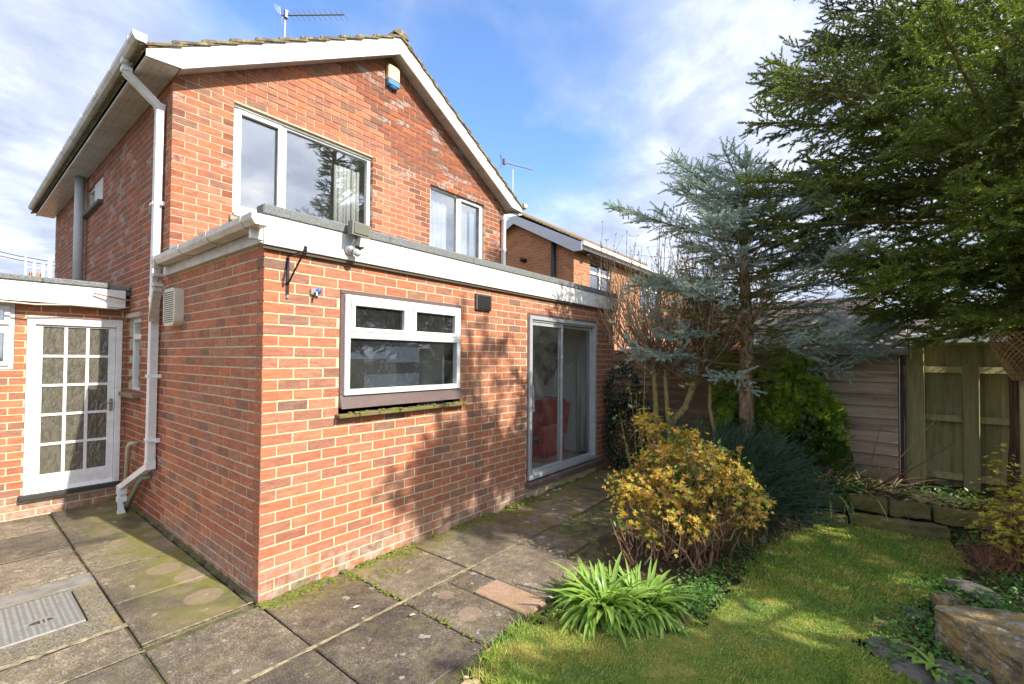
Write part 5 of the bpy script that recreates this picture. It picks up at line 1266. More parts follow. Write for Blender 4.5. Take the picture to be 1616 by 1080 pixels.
def slateb(nt, b):
    p = pos(nt); setc(nt, b, ramp(nt, NOI(nt, p, 11, 6, .65), [(.3, (.07, .065, .06)), (.55, (.14, .13, .12)), (.72, (.17, .13, .09))])); bumpn(nt, b, NOI(nt, p, 26, 6, .7), 1, .02); b.inputs['Roughness'].default_value = .75
M_slate = mat('dark flat stone', build=slateb)
def tagt(o, lab, cat, g=None):
    o['label'] = lab; o['category'] = cat
    if g: o['group'] = g
# big angular boulder built from cut faces
import bmesh
bm = bmesh.new()
for p in [(2.27, -3.46, -.06), (2.27, -3.47, .205), (2.22, -3.50, .10), (1.95, -3.78, -.06), (1.93, -3.84, .10), (2.10, -3.66, .215), (2.0, -3.98, .24), (2.58, -3.60, -.06), (2.46, -3.60, .19), (2.5, -4.0, .23), (2.4, -4.2, -.06), (1.9, -4.15, -.06), (1.92, -4.1, .16)]: bm.verts.new(Vector(p)-Vector((2.2, -3.8, 0)))
h_ = bmesh.ops.convex_hull(bm, input=bm.verts); bmesh.ops.triangulate(bm, faces=bm.faces)
bmesh.ops.subdivide_edges(bm, edges=bm.edges, cuts=14, use_grid_fill=True)
for v in bm.verts:
    p = v.co.copy(); v.co = p-p.normalized()*.004+Vector((noise.noise(p*7), noise.noise(p*7+Vector((9, 0, 0))), noise.noise(p*6+Vector((0, 5, 0)))))*.014+Vector((0, 0, 1))*.0+p.normalized()*(abs(noise.noise(Vector((p.x*9, p.y*9, p.z*26))))*-.022)+Vector((noise.noise(p*25), noise.noise(p*27+Vector((3, 0, 0))), noise.noise(Vector((p.x*8, p.y*8, p.z*50)))))*.008
bme = bpy.data.meshes.new('boulder'); bm.to_mesh(bme); bm.free(); bo = link('boulder', bme, M_rock, None, (2.2, -3.8, 0)); tagt(bo, 'large angular sandstone boulder with lichen at the lower right of the lawn', 'boulder')
for (nm, c, d, sd, rt_, mt_, lb) in (
    ('flat_stone', (1.98, -3.32, -.01), (.20, .16, .045), 3, (0, 0, .4), M_slate, 'dark flat stone slab set in the lawn edge in front of the boulder'),
    ('flat_stone', (1.78, -3.50, .0), (.17, .10, .05), 8, (0, .1, .2), M_slate, 'narrow dark flat stone nearest the viewer beside the boulder'),
    ('edging_stone', (1.98, -3.56, .0), (.14, .10, .045), 9, (.05, .0, 1.1), M_slate, 'low dark stone wedged under the front of the big boulder'),
    ('edging_stone', (2.78, -3.58, .04), (.24, .07, .10), 12, (0, .15, -.5), M_rock, 'long ochre stone lying behind the boulder'),
    ('edging_stone', (3.05, -3.72, .06), (.16, .13, .08), 14, (0, 0, .7), M_slate, 'grey stone under the yellow shrub'),
    ('flat_stone', (2.62, -3.40, .0), (.12, .08, .03), 15, (0, 0, .2), M_slate, 'small grey stone sunk in weeds at the right edge of the lawn'),
    ('edging_stone', (1.40, -1.63, -.0), (.11, .07, .05), 31, (0, 0, .5), M_slate, 'dark mossy stone left of the strap leaved clump'),
    ('edging_stone', (1.62, -2.24, .0), (.12, .07, .05), 33, (0, 0, .6), M_sleep, 'mossy brown stone in front of the strap leaved clump'),
    ('edging_stone', (3.30, -2.40, .0), (.12, .04, .03), 35, (0, 0, .1), M_slate, 'dark sliver of stone at the lawn edge below the dark shrub')):
    tagt(stone(nm, c, d, sd, rt_, mt_, 8, 3), lb, 'stone')
M_buff = mat('buff pebble', build=lambda nt, b: (setc(nt, b, ramp(nt, NOI(nt, pos(nt), 14, 4), [(.3, (.34, .24, .13)), (.7, (.56, .42, .26))])), bumpn(nt, b, NOI(nt, pos(nt), 60, 4), .8, .006)))
for i, (x, y, s_) in enumerate(((.46, -1.60, .024), (.41, -1.585, .020), (.375, -1.62, .019), (.33, -1.60, .028), (.30, -1.66, .03), (.44, -1.555, .012), (.37, -1.56, .012), (.28, -1.60, .02))):
    o = stone('pebble', (x, y, -.004), (s_*1.3, s_, s_*.7), 40+i, (0, 0, i), M_buff, 6, 2); tagt(o, ['largest buff pebble at the patio corner touching the grass', 'flat buff pebble beside the largest one', 'small broken buff pebble left of the flat one', 'wide buff stone at the lower edge of the picture by the patio corner', 'lowest buff stone below the patio corner', 'tiny pale pebble nearest the patio slab corner', 'tiny pale pebble in the gap under the slab edge', 'leftmost buff pebble under the slab edge'][i], 'pebble', 'buff pebbles at the patio corner')

# ================================================================ SHRUBS
LEAF = (np.array([(0, 0, 0), (.35, .5, .05), (1, 0, -.02), (.35, -.5, .05), (.38, 0, -.05)]), np.array([(0, 4, 1), (1, 4, 2), (0, 3, 4), (3, 2, 4)]))
def leafT(l, w_, curl=.0):
    V = LEAF[0]*np.array([l, w_, l*.5]); V[2, 2] -= curl*l; return V, LEAF[1]
def rosette(n, l, w_, el=.35, seed=0):
    r = np.random.default_rng(seed); Vs, Fs = [], []; TV, TF = leafT(l, w_, .12)
    for i in range(n):
        a = i/n*2*math.pi*1.0+r.normal(0, .2); e = el+r.normal(0, .25); d = np.array([[math.sin(e), math.cos(e)*math.cos(a), math.cos(e)*math.sin(a)]]); M = orient(d, np.array([[1., 0, 0]])); s = r.uniform(.7, 1.1)
        Vs.append((M[0] @ TV.T).T*s); Fs.append(TF+i*len(TV))
    return np.concatenate(Vs), np.concatenate(Fs)
def scatter(name, pts, dirs, S, tmpls, mt, par, ups=None, **kw):
    pts = np.array(pts); dirs = np.array(dirs); S = np.array(S); V_, F_ = [], []; off = 0; k = len(tmpls)
    for i in range(k):
        n = len(pts[i::k]); U = np.tile([[0, 0, 1.]], (n, 1))+rng.normal(0, .35, (n, 3)) if ups is None else ups[i::k]
        V, F = instance(*tmpls[i], orient(dirs[i::k], U), pts[i::k], S[i::k]); V_.append(V); F_.append(F+off); off += len(V)
    V = np.concatenate(V_); F = np.concatenate(F_); return link(name, npmesh(name, V, F), mt, par, **kw)
def rdir(n): d = rng.normal(size=(n, 3)); return d/np.linalg.norm(d, axis=1, keepdims=True)
# --- orange and yellow shrub
M_stem = mat('red brown stem', build=lambda nt, b: (setc(nt, b, ramp(nt, isl(nt), [(0, (.14, .06, .035)), (.5, (.27, .14, .08)), (1, (.36, .24, .14))])), setattr(b.inputs['Roughness'], 'default_value', .7)))
def stems(base, tips, n_, r0, jit, tb, spread=.12):
    for t in tips:
        b = np.array(base)+np.array([rng.normal(0, spread), rng.normal(0, spread), 0]); t = np.array(t); k = n_; P = []
        for i in range(k+1):
            f = i/k; g = f**1.25; p = b*(1-f)+t*f; p[0] = b[0]*(1-g)+t[0]*g; p[1] = b[1]*(1-g)+t[1]*g; P.append(p+rng.normal(0, jit, 3)*(0 < i < k))
        tb.add(P, [r0*(1-.75*i/k) for i in range(k+1)], 5)
osb = thing('orange_shrub', 'rounded shrub with yellow and orange young leaves on bare red-brown stems', 'shrub', (2.45, -1.75, 0))
lobes = [((2.42, -1.72, .78), (.46, .46, .30), 330), ((2.15, -1.36, .66), (.30, .26, .20), 165), ((2.58, -1.60, 1.02), (.22, .22, .20), 85), ((2.62, -2.12, .62), (.30, .26, .26), 150), ((2.2, -1.75, .48), (.42, .34, .18), 120), ((2.85, -1.62, .9), (.2, .2, .24), 60), ((2.72, -1.95, .86), (.18, .18, .14), 55), ((1.83, -1.42, .46), (.05, .09, .05), 12), ((1.98, -1.60, .36), (.10, .10, .07), 26), ((2.55, -1.35, 1.16), (.20, .16, .10), 45)]
tb = Tubes(); pts = []; dd = []; SS = []; tips = []
for c, rr, n_ in lobes:
    c = (2.49+(c[0]-2.42)*.9, -1.97+(c[1]+1.72)*.9, c[2]*.96-.06); d = rdir(n_); rad = rng.uniform(.45, 1.0, n_)**.5; p = np.array(c)+d*rad[:, None]*np.array(rr)*.82+rng.normal(0, .035, (n_, 3)); k = p[:, 2] > .2
    p = p[k]; d = d[k]; pts += list(p); dd += list(d*.6+np.array([0, 0, .9])); SS += list(rng.uniform(.7, 1.25, len(p))); tips += list(p[::5])
stems((2.49, -1.95, -.03), tips[::2], 7, .0075, .018, tb); 
_p = np.array(pts); _k = (np.sin(_p[:, 0]*13+_p[:, 2]*9)+np.sin(_p[:, 1]*15-_p[:, 2]*11)+rng.normal(0, .6, len(_p))) > -.7
pts = [p for p, k_ in zip(pts, _k) if k_]; dd = [p for p, k_ in zip(dd, _k) if k_]; SS = [p for p, k_ in zip(SS, _k) if k_]
for q_ in range(len(pts)):
    for _q in range(2): pts.append(pts[q_]+rng.normal(0, .035, 3)); dd.append(dd[q_]+rng.normal(0, .4, 3)); SS.append(SS[q_]*rng.uniform(.6, 1))
for p in pts[::7]: q = np.array(p); tb.add([q+np.array([rng.normal(0, .04), rng.normal(0, .04), -.14]), q-np.array([0, 0, .05]), q], [.003, .0025, .002], 4)
stems((1.99, -1.72, -.03), [(1.90, -1.66, .40), (2.05, -1.84, .34), (1.93, -1.60, .32), (1.82, -1.79, .3), (1.85, -1.62, .42), (2.07, -1.66, .5), (1.77, -1.69, .35)], 5, .007, .012, tb, .05)
obj('stems', tb.m, M_stem, osb)
M_or = leafmat('orange yellow leaf', [(0, (.60, .56, .10)), (.2, (.36, .46, .07)), (.38, (.66, .56, .10)), (.5, (.68, .40, .08)), (.62, (.76, .26, .09)), (.76, (.32, .44, .06)), (1, (.74, .62, .16))], .35, .5, scale=7)
scatter('rosettes', pts, dd, SS, [rosette(7+s % 3, .025+.004*s, .012+.0014*s, .25+.12*s, s) for s in range(6)], M_or, osb, kind='stuff')
pts = []; dd = []
for c, rr, n_ in lobes:
    c = (c[0]+.07, c[1]-.24, c[2]-.08); d = rdir(n_*2); p = np.array(c)+d*rng.uniform(.1, .85, (n_*2, 1))*np.array(rr)*.9; pts += list(p[p[:, 2] > .1]); dd += list(rdir((p[:, 2] > .1).sum()))
M_gr = leafmat('mid green leaf', [(0, (.05, .10, .02)), (.5, (.12, .20, .035)), (1, (.26, .32, .06))], .3, .4)
scatter('inner_leaves', pts, dd, rng.uniform(.7, 1.2, len(pts)), [leafT(.042, .016)], M_gr, osb, kind='stuff')
# --- rhododendron-like sprig with broader leaves and white buds, right of the orange shrub
rh = thing('broadleaf_shrub', 'small shrub with oval green and yellow leaves against the dark juniper', 'shrub', (3.05, -2.25, 0))
tb = Tubes(); tips = [(2.95, -2.35, .52), (3.1, -2.4, .45), (2.85, -2.28, .72), (3.0, -2.1, .8), (2.9, -2.2, .6), (3.12, -2.28, .62), (2.8, -2.15, .85), (3.0, -2.45, .36)]
stems((2.85, -2.1, 0), tips, 5, .008, .015, tb, .04); obj('stems', tb.m, M_twig, rh)
pts = []; dd = []
for t in tips:
    for i in range(26): pts.append(np.array(t)+rng.normal(0, .045, 3)-np.array([0, 0, .02])); dd.append(rng.normal(0, 1, 3)+np.array([0, 0, .3]))
M_rl = leafmat('oval leaf', [(0, (.06, .13, .03)), (.5, (.18, .28, .06)), (.8, (.42, .45, .14)), (1, (.55, .40, .14))], .3, .3)
scatter('leaves', pts, dd, rng.uniform(.7, 1.2, len(pts)), [leafT(.062, .032)], M_rl, rh, kind='stuff')
M_flow = leafmat('pale pink petal', [(0, (.74, .52, .52)), (.4, (.86, .76, .73)), (1, (.90, .86, .82))], .4, .5)
scatter('buds', [np.array(t)+rng.normal(0, .03, 3) for t in tips[2:5] for _ in range(8)], rdir(24), rng.uniform(.6, 1, 24), [leafT(.035, .022)], M_flow, rh, kind='stuff')

# --- dark feathery juniper
ju = thing('dark_juniper', 'dense dark blue-green feathery juniper in front of the spruce trunk', 'shrub', (4.1, -2.1, 0))
out = []; tb = Tubes()
for i in range(2500):
    a = rng.uniform(0, 6.28); el = rng.uniform(-.15, 1.35); r_ = rng.uniform(.35, 1.0)
    d = np.array([math.cos(a)*math.cos(el), math.sin(a)*math.cos(el), math.sin(el)]); p = np.array([4.08, -2.05, .08])+d*r_*np.array([.66, .78, .74]); p[2] = max(p[2], .0)
    out.append((p, d*.7+np.array([-.05, -.55, .28])+rng.normal(0, .2, 3), rng.uniform(.8, 1.4)))
for i in range(900):
    a = rng.uniform(0, 6.28); el = rng.uniform(0, 1.3); r_ = rng.uniform(.4, 1.0); d = np.array([math.cos(a)*math.cos(el), math.sin(a)*math.cos(el), math.sin(el)])
    p = np.array([4.0, -1.45, .1])+d*r_*np.array([.5, .5, .8]); out.append((p, d*.6+np.array([-.1, -.2, .5])+rng.normal(0, .25, 3), rng.uniform(.7, 1.2)))
for i in range(40):
    o_ = out[i*50][0]; P, D = curve((4.1, -2.0, 0), o_-np.array([4.1, -2.0, -.1]), .6, 5, (0, 0, .1), .05); tb.add(P, [.012, .01, .008, .006, .004, .002], 5)
obj('stems', tb.m, M_stem, ju)
M_ju = leafmat('juniper needles', [(0, (.025, .06, .035)), (.45, (.055, .11, .065)), (.8, (.10, .17, .10)), (1, (.17, .24, .15))], .15, .6, scale=2.2)
brushes('needles', out, [brush(56, .20, .020, .0052, seed=50+s, fwd=1.4) for s in range(4)], M_ju, ju, kind='stuff')
# low green spreading plant in front
out = []
for i in range(420): 
    p = np.array([rng.normal(3.25, .28), rng.normal(-2.2, .12), rng.uniform(0, .16)]); out.append((p, np.array([rng.normal(0, .6), rng.normal(-.3, .5), .6]), rng.uniform(.5, .9)))
lp = thing('low_conifer', 'low soft olive conifer cover at the foot of the dark juniper', 'shrub', (3.25, -2.2, 0)); brushes('foliage', out, [brush(50, .16, .018, .004, seed=60+s, fwd=1.2) for s in range(3)], M_gg, lp, kind='stuff')

# --- bright thuja hedge behind the spruce
th = thing('golden_conifer', 'bright yellow-green upright conifer between spruce trunk and shed', 'shrub', (5.25, -2.25, .2))
pts = []; dd = []; SS = []
PL = [(5.22, -1.86, 1.25, .20), (5.30, -1.70, 1.1, .22), (5.25, -2.02, 1.45, .2), (5.2, -2.2, 1.25, .22), (5.15, -2.42, 1.55, .22), (5.1, -2.62, 1.38, .22), (5.2, -2.75, 1.12, .2), (5.3, -2.3, 1.72, .22), (5.35, -2.55, 1.62, .2), (5.05, -2.3, .95, .25), (5.1, -1.9, .9, .25), (5.2, -2.68, .9, .25), (5.4, -1.6, 1.5, .18)]
for (qx, qy, qz, qr) in PL:
    for i in range(300):
        f = rng.random()**.7; zz_ = .3+(qz-.3)*f+.0; rr = qr*(1-f**3)**.5*rng.uniform(.5, 1.15)+.015; a = rng.uniform(0, 6.28)
        pts.append(np.array([qx+math.cos(a)*rr+(rng.normal(0, .02)), qy+math.sin(a)*rr, zz_])); dd.append(np.array([math.cos(a)*.55, math.sin(a)*.55, 1.1])+rng.normal(0, .25, 3)); SS.append(rng.uniform(.5, 1.0))
def frond(seed):
    r = np.random.default_rng(seed); V = []; F = []
    for i in range(13):
        t = (i % 7)/7; sd = -1 if i < 7 else 1; y0 = 0; l = .07*(1-t*.6); b = len(V); x = t*.11
        V += [(x, 0, 0), (x+.008, 0, .002), (x+l*.75, sd*l*.55, r.normal(0, .008)), (x+l*.55, sd*l*.7, r.normal(0, .008))]; F += [(b, b+1, b+2), (b, b+2, b+3)]
    return np.array(V), np.array(F)
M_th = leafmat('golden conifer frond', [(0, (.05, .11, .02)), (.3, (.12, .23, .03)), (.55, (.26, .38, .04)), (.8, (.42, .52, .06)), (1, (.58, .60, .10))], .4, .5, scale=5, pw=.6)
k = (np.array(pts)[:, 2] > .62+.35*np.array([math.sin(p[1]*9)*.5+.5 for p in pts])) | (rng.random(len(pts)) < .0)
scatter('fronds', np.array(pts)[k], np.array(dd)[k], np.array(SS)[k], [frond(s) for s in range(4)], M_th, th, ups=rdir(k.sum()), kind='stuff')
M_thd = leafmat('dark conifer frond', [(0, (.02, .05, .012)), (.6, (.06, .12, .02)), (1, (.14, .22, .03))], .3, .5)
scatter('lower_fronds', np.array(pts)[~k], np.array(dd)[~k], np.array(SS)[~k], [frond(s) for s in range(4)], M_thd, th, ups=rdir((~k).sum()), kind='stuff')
obj('stems', MB().tube([(5.28, -1.98, .1), (5.3, -2.0, 1.4)], .03, 7).tube([(5.28, -2.4, .1), (5.3, -2.42, 1.4)], .03, 7), M_bark, th)

# --- dark evergreen against the extension corner
eg = thing('camellia', 'dark glossy evergreen shrub against the extension corner', 'shrub', (4.85, -.32, 0))
pts = []; dd = []
for (c, rr, n_) in (((4.88, -.34, .55), (.38, .30, .55), 2600), ((4.95, -.26, 1.15), (.33, .26, .42), 1700), ((5.25, -.5, .5), (.35, .35, .5), 1500)):
    d = rdir(n_); p = np.array(c)+d*(rng.uniform(.5, 1, (n_, 1))**.5)*np.array(rr); k = (p[:, 1] < -.03) & (p[:, 2] > .02); pts += list(p[k]); dd += list(d[k]*.5+rng.normal(0, .6, (k.sum(), 3)))
M_eg = leafmat('dark glossy leaf', [(0, (.010, .028, .012)), (.5, (.022, .055, .022)), (.85, (.045, .085, .035)), (1, (.10, .14, .06))], .08, .28, spec=.6)
scatter('leaves', pts, dd, rng.uniform(.7, 1.3, len(pts)), [leafT(.055, .028), leafT(.045, .02)], M_eg, eg, kind='stuff')
tb = Tubes(); stems((4.88, -.36, 0), [tuple(p) for p in pts[::160]], 4, .012, .02, tb, .05); obj('stems', tb.m, M_stem, eg)

# --- rose bush: thin stems, red and green leaves
ro = thing('rose_bush', 'tall thin rose stems with red and green young leaves left of the magnolia', 'shrub', (3.45, -1.2, 0))
tb = Tubes(); pts = []; dd = []
for t in ((3.38, -1.14, 1.70), (3.35, -1.02, 1.05), (3.3, -1.0, .95), (3.5, -1.3, 1.25), (3.4, -1.35, .95), (3.55, -1.5, .85), (3.3, -1.2, 1.35)):
    P, D = curve((3.45, -1.2, 0), np.array(t)-np.array([3.45, -1.2, 0]), np.linalg.norm(np.array(t)-np.array([3.45, -1.2, 0])), 8, (0, 0, .1), .05); tb.add(P, [.008*(1-.08*j) for j in range(9)], 5)
    for j in range(3, 9):
        for q in range(7): pts.append(P[j]+rng.normal(0, .04, 3)); dd.append(rng.normal(0, 1, 3))
obj('stems', tb.m, mat('green rose stem', (.20, .22, .07), .6), ro)
M_ro = leafmat('rose leaf', [(0, (.10, .18, .04)), (.45, (.20, .26, .08)), (.62, (.30, .12, .05)), (.8, (.42, .07, .05)), (1, (.25, .30, .10))], .3, .4, scale=6)
scatter('leaves', pts, dd, rng.uniform(.7, 1.2, len(pts)), [leafT(.045, .024)], M_ro, ro, kind='stuff')

# --- magnolia
ma = thing('magnolia', 'many-stemmed magnolia with upright bare shoots and pale pink flowers', 'tree', (4.92, -.88, 0))
tb = Tubes(); B = np.array([4.92, -.88, 0.])
tub = MB()
tub.tube([(4.90, -.82, -.05), (4.88, -.80, .4), (4.90, -.79, .9), (4.92, -.75, 1.45), (4.93, -.74, 1.62)], 0, 8, rs=[.055, .045, .04, .036, .03])
tub.tube([(4.94, -.92, -.05), (4.93, -.93, .35), (4.92, -.96, .62), (4.94, -1.02, .78), (4.95, -1.18, .98), (4.96, -1.27, 1.25), (4.97, -1.33, 1.55), (5.0, -1.5, 1.78), (5.02, -1.72, 1.88)], 0, 8, rs=[.06, .055, .052, .048, .046, .042, .036, .03, .022])
tub.tube([(4.92, -.97, .62), (4.95, -.93, .95), (4.97, -.90, 1.3), (4.98, -.88, 1.55)], 0, 7, rs=[.035, .032, .03, .02])
tub.tube([(5.1, -1.50, -.05), (5.12, -1.52, .6), (5.1, -1.45, 1.0), (5.12, -1.46, 1.6)], 0, 7, rs=[.03, .028, .025, .02])
M_mag = mat('green grey magnolia bark', build=lambda nt, b: (setc(nt, b, ramp(nt, NOI(nt, pos(nt), 14, 5), [(.3, (.24, .20, .08)), (.55, (.44, .38, .14)), (.75, (.50, .40, .24))])), bumpn(nt, b, NOI(nt, pos(nt), 60, 4), .8, .01), setattr(b.inputs['Roughness'], 'default_value', .85)))
obj('trunk', tub, M_mag, ma, smooth=True)
fl = []; bt = []
starts = [(4.93, -.74, 1.6), (4.92, -.78, 1.5), (4.98, -.88, 1.5), (4.97, -1.33, 1.5), (4.96, -1.25, 1.35), (5.0, -1.5, 1.75), (5.02, -1.7, 1.85), (4.97, -.9, 1.5)]
for i in range(230):
    s_ = np.array(starts[i % 8])+rng.normal(0, .05, 3); a = rng.uniform(0, 6.28); L = rng.uniform(.7, 1.75); el = rng.uniform(.15, .9)
    P, D = curve(s_, (math.cos(a)*math.cos(el)*.9, math.sin(a)*math.cos(el)*1.0+(.25 if i % 3 else 0), math.sin(el)), L, 10, (0, 0, 1.5), .07); tb.add(P, [.0105*(1-.085*j) for j in range(11)], 4)
    for j in range(3, 11, 1):
        if rng.random() < .65:
            P2, D2 = curve(P[j], D[j]+rng.normal(0, .6, 3), rng.uniform(.12, .5), 5, (0, 0, .8), .09); tb.add(P2, [.0042*(1-.12*q) for q in range(6)], 3)
            if rng.random() < .4: bt.append((P2[-1], D2[-1]))
            if P2[-1][2] < 2.3 and rng.random() < .10: fl.append(P2[-1])
    bt.append((P[-1], D[-1])); 
for i in range(75):
    s_ = (rng.uniform(4.75, 5.3), rng.uniform(-1.5, .1), rng.uniform(1.5, 2.0)); L = rng.uniform(.9, 1.7)
    P, D = curve(s_, (rng.normal(0, .18), rng.normal(0, .22), 1), L, 9, (0, 0, .6), .035); tb.add(P, [.009*(1-.085*j) for j in range(10)], 4)
    for j in range(2, 10):
        for q in range(2):
            if rng.random() < .6: bt.append((P[j], D[j]+rng.normal(0, .7, 3)))
        if rng.random() < .3: P2, D2 = curve(P[j], D[j]+rng.normal(0, .5, 3), rng.uniform(.1, .35), 4, (0, 0, .8), .06); tb.add(P2, [.004, .0035, .003, .0025, .002], 3); bt.append((P2[-1], D2[-1]))
obj('branches', tb.m, mat('grey brown branch', build=lambda nt, b: (setc(nt, b, ramp(nt, NOI(nt, pos(nt), 8, 3), [(.3, (.24, .15, .10)), (.55, (.42, .30, .20)), (.75, (.54, .44, .30))])), setattr(b.inputs['Roughness'], 'default_value', .85))), ma, kind='stuff')
M_bud = leafmat('young magnolia leaf', [(0, (.28, .30, .06)), (.6, (.42, .42, .10)), (1, (.35, .22, .10))], .35, .5)
scatter('buds', [b[0] for b in bt for _ in range(3)], [b[1]+rng.normal(0, .35, 3) for b in bt for _ in range(3)], rng.uniform(.5, 1.0, len(bt)*3), [leafT(.05, .018)], M_bud, ma, kind='stuff')
fm = [npmesh('flower', *[(lambda r_: r_)(x) for x in rosette(8, .10, .045, .55, 200+s)]) for s in range(4)]
fixed = [(4.7, -.46, 1.72), (4.65, -.62, 1.62), (4.8, -1.05, 1.72), (4.75, -1.3, 1.30), (4.9, -1.45, 2.12), (4.9, -1.52, 2.0), (4.9, -1.25, 2.0), (4.7, -.35, 1.5), (4.85, -.9, 1.95), (4.9, -2.35, 2.1), (4.9, -2.45, 2.02), (4.6, -1.28, 1.28), (4.3, -.75, 1.0)]
for i, p in enumerate([(x_-.12, y_, z_) for (x_, y_, z_) in fixed]+[tuple(f) for f in fl][:40]):
    o = link('flower', fm[i % 4], M_flow, ma, p); o.rotation_euler = (rng.uniform(-.5, .5), -math.pi/2+rng.uniform(-.5, .5), rng.uniform(0, 6)); s_ = rng.uniform(.7, 1.15); o.scale = (s_, s_, s_)

# --- strap-leaved clump
def strap(base, az, L, w_, lean, arch, V, F):
    b = len(V); n = 6; p = np.array(base, float); e = lean; side = np.array([-math.sin(az), math.cos(az), 0])
    for i in range(n+1):
        f = i/n; wv = w_*(.65+.5*math.sin(min(1, f*1.6)*1.57))*(1-f**3)/2+.0006
        V.append(p-side*wv+np.array([0, 0, wv*.5])); V.append(p.copy()); V.append(p+side*wv+np.array([0, 0, wv*.5]))
        e -= arch/n; p = p+np.array([math.cos(az)*math.cos(e), math.sin(az)*math.cos(e), math.sin(e)])*L/n
    for i in range(n):
        q = b+i*3; F += [(q, q+1, q+4, q+3), (q+1, q+2, q+5, q+4)]
def clump(name, label, cat, c, n, Lr, wr, rad, mt, seed, leanr=(.6, 1.45), archr=(.5, 2.0), kind='plant', n_obj=0):
    t = thing(name, label, cat, (c[0], c[1], 0)); r = np.random.default_rng(seed); V, F = [], []
    for i in range(n):
        a = r.uniform(0, 6.28); q = r.random()**.5*rad; az = a+r.normal(0, .5); ln = r.uniform(*leanr)-q/rad*.35; ar = r.uniform(*archr)
        VV, FF = ([], []) if i < n_obj else (V, F)
        strap((c[0]+math.cos(a)*q, c[1]+math.sin(a)*q, c[2]+r.uniform(-.01, .02)), az, r.uniform(*Lr), r.uniform(*wr), ln, ar, VV, FF)
        if i < n_obj: link('leaf', npmesh('leaf', np.array(VV), np.array(FF)), mt, t, smooth=True)
    if len(F): link('leaves', npmesh('leaves', np.array(V), np.array(F)), mt, t, smooth=True, kind='stuff')
    return t
M_strap = leafmat('strap leaf', [(0, (.10, .20, .035)), (.4, (.20, .34, .06)), (.7, (.31, .46, .09)), (.9, (.44, .56, .17)), (.95, (.40, .36, .14)), (1, (.42, .30, .13))], .3, .32, scale=9)
clump('strap_leaf_clump', 'lush clump of fresh green strap leaves at the near edge of the lawn, left part', 'plant', (1.40, -1.80, .03), 250, (.15, .36), (.018, .034), .15, M_strap, 1, (.5, 1.5), n_obj=250)
clump('strap_leaf_clump', 'lush clump of fresh green strap leaves at the near edge of the lawn, right part', 'plant', (1.55, -2.0, .02), 270, (.10, .29), (.016, .030), .18, M_strap, 2, (.4, 1.5), n_obj=280)
c3 = clump('strap_leaf_clump', 'dark green and straw coloured strap leaves in front of the shed', 'plant', (4.85, -2.75, .2), 150, (.35, .65), (.014, .024), .28, leafmat('old strap leaf', [(0, (.05, .12, .035)), (.5, (.10, .19, .05)), (.62, (.24, .22, .08)), (.85, (.36, .26, .13)), (1, (.14, .22, .07))], .2, .5), 3, n_obj=0)
c4 = clump('dry_stalk_clump', 'brown dried stalks and stems leaning beside the shed corner', 'plant', (4.9, -3.15, .2), 70, (.3, .6), (.008, .014), .22, mat('dry stalk', build=lambda nt, b: setc(nt, b, ramp(nt, isl(nt), [(0, (.14, .075, .05)), (.5, (.28, .17, .10)), (1, (.40, .28, .16))]))), 4)
tb = Tubes()
for t in ((4.7, -3.72, 1.05), (4.75, -3.85, .82), (4.65, -3.55, .6), (4.8, -3.2, .95)): P, D = curve((4.9, -3.1, .2), np.array(t)-np.array([4.9, -3.1, .2]), np.linalg.norm(np.array(t)-np.array([4.9, -3.1, .2])), 6, (0, 0, .1), .03); tb.add(P, [.009, .008, .007, .006, .005, .004, .003], 5)
obj('canes', tb.m, M_stem, c4)

# --- yellow shrub at right
ys_ = thing('yellow_shrub', 'twiggy yellow-green shrub with a reddish base at the right edge', 'shrub', (3.75, -3.98, 0))
tb = Tubes(); pts = []; dd = []; tips = []
for (c, rr, n_) in (((3.75, -4.05, .48), (.34, .34, .30), 520), ((3.95, -4.3, .55), (.4, .4, .34), 420), ((3.85, -3.98, .85), (.08, .1, .2), 40), ((3.72, -4.15, .3), (.35, .3, .2), 260)):
    d = rdir(n_); p = np.array(c)+d*rng.uniform(.4, 1, (n_, 1))*np.array(rr); k = p[:, 2] > .08; pts += list(p[k]); dd += list(d[k]*.5+np.array([0, 0, .8])); tips += list(p[k][::9])
stems((3.8, -4.08, 0), tips, 5, .006, .02, tb, .1); obj('stems', tb.m, M_stem, ys_)
M_ye = leafmat('yellow green leaf', [(0, (.20, .22, .03)), (.4, (.38, .36, .04)), (.7, (.50, .42, .06)), (1, (.52, .33, .06))], .35, .5, scale=5)
scatter('rosettes', pts, dd, rng.uniform(.6, 1.1, len(pts)), [rosette(6, .032, .013, .3, 90+s) for s in range(4)], M_ye, ys_, kind='stuff')
out = [(np.array([rng.normal(3.55, .10), rng.normal(-3.86, .10), rng.uniform(.03, .26)]), np.array([rng.normal(-.2, .6), rng.normal(.2, .6), .8]), rng.uniform(.4, .8)) for _ in range(260)]
brushes('reddish_base', out, [brush(16, .12, .02, .004, seed=71)], mat('russet leaves', build=lambda nt, b: setc(nt, b, ramp(nt, isl(nt), [(0, (.16, .04, .03)), (.5, (.30, .10, .05)), (1, (.40, .22, .10))]))), ys_, kind='stuff')

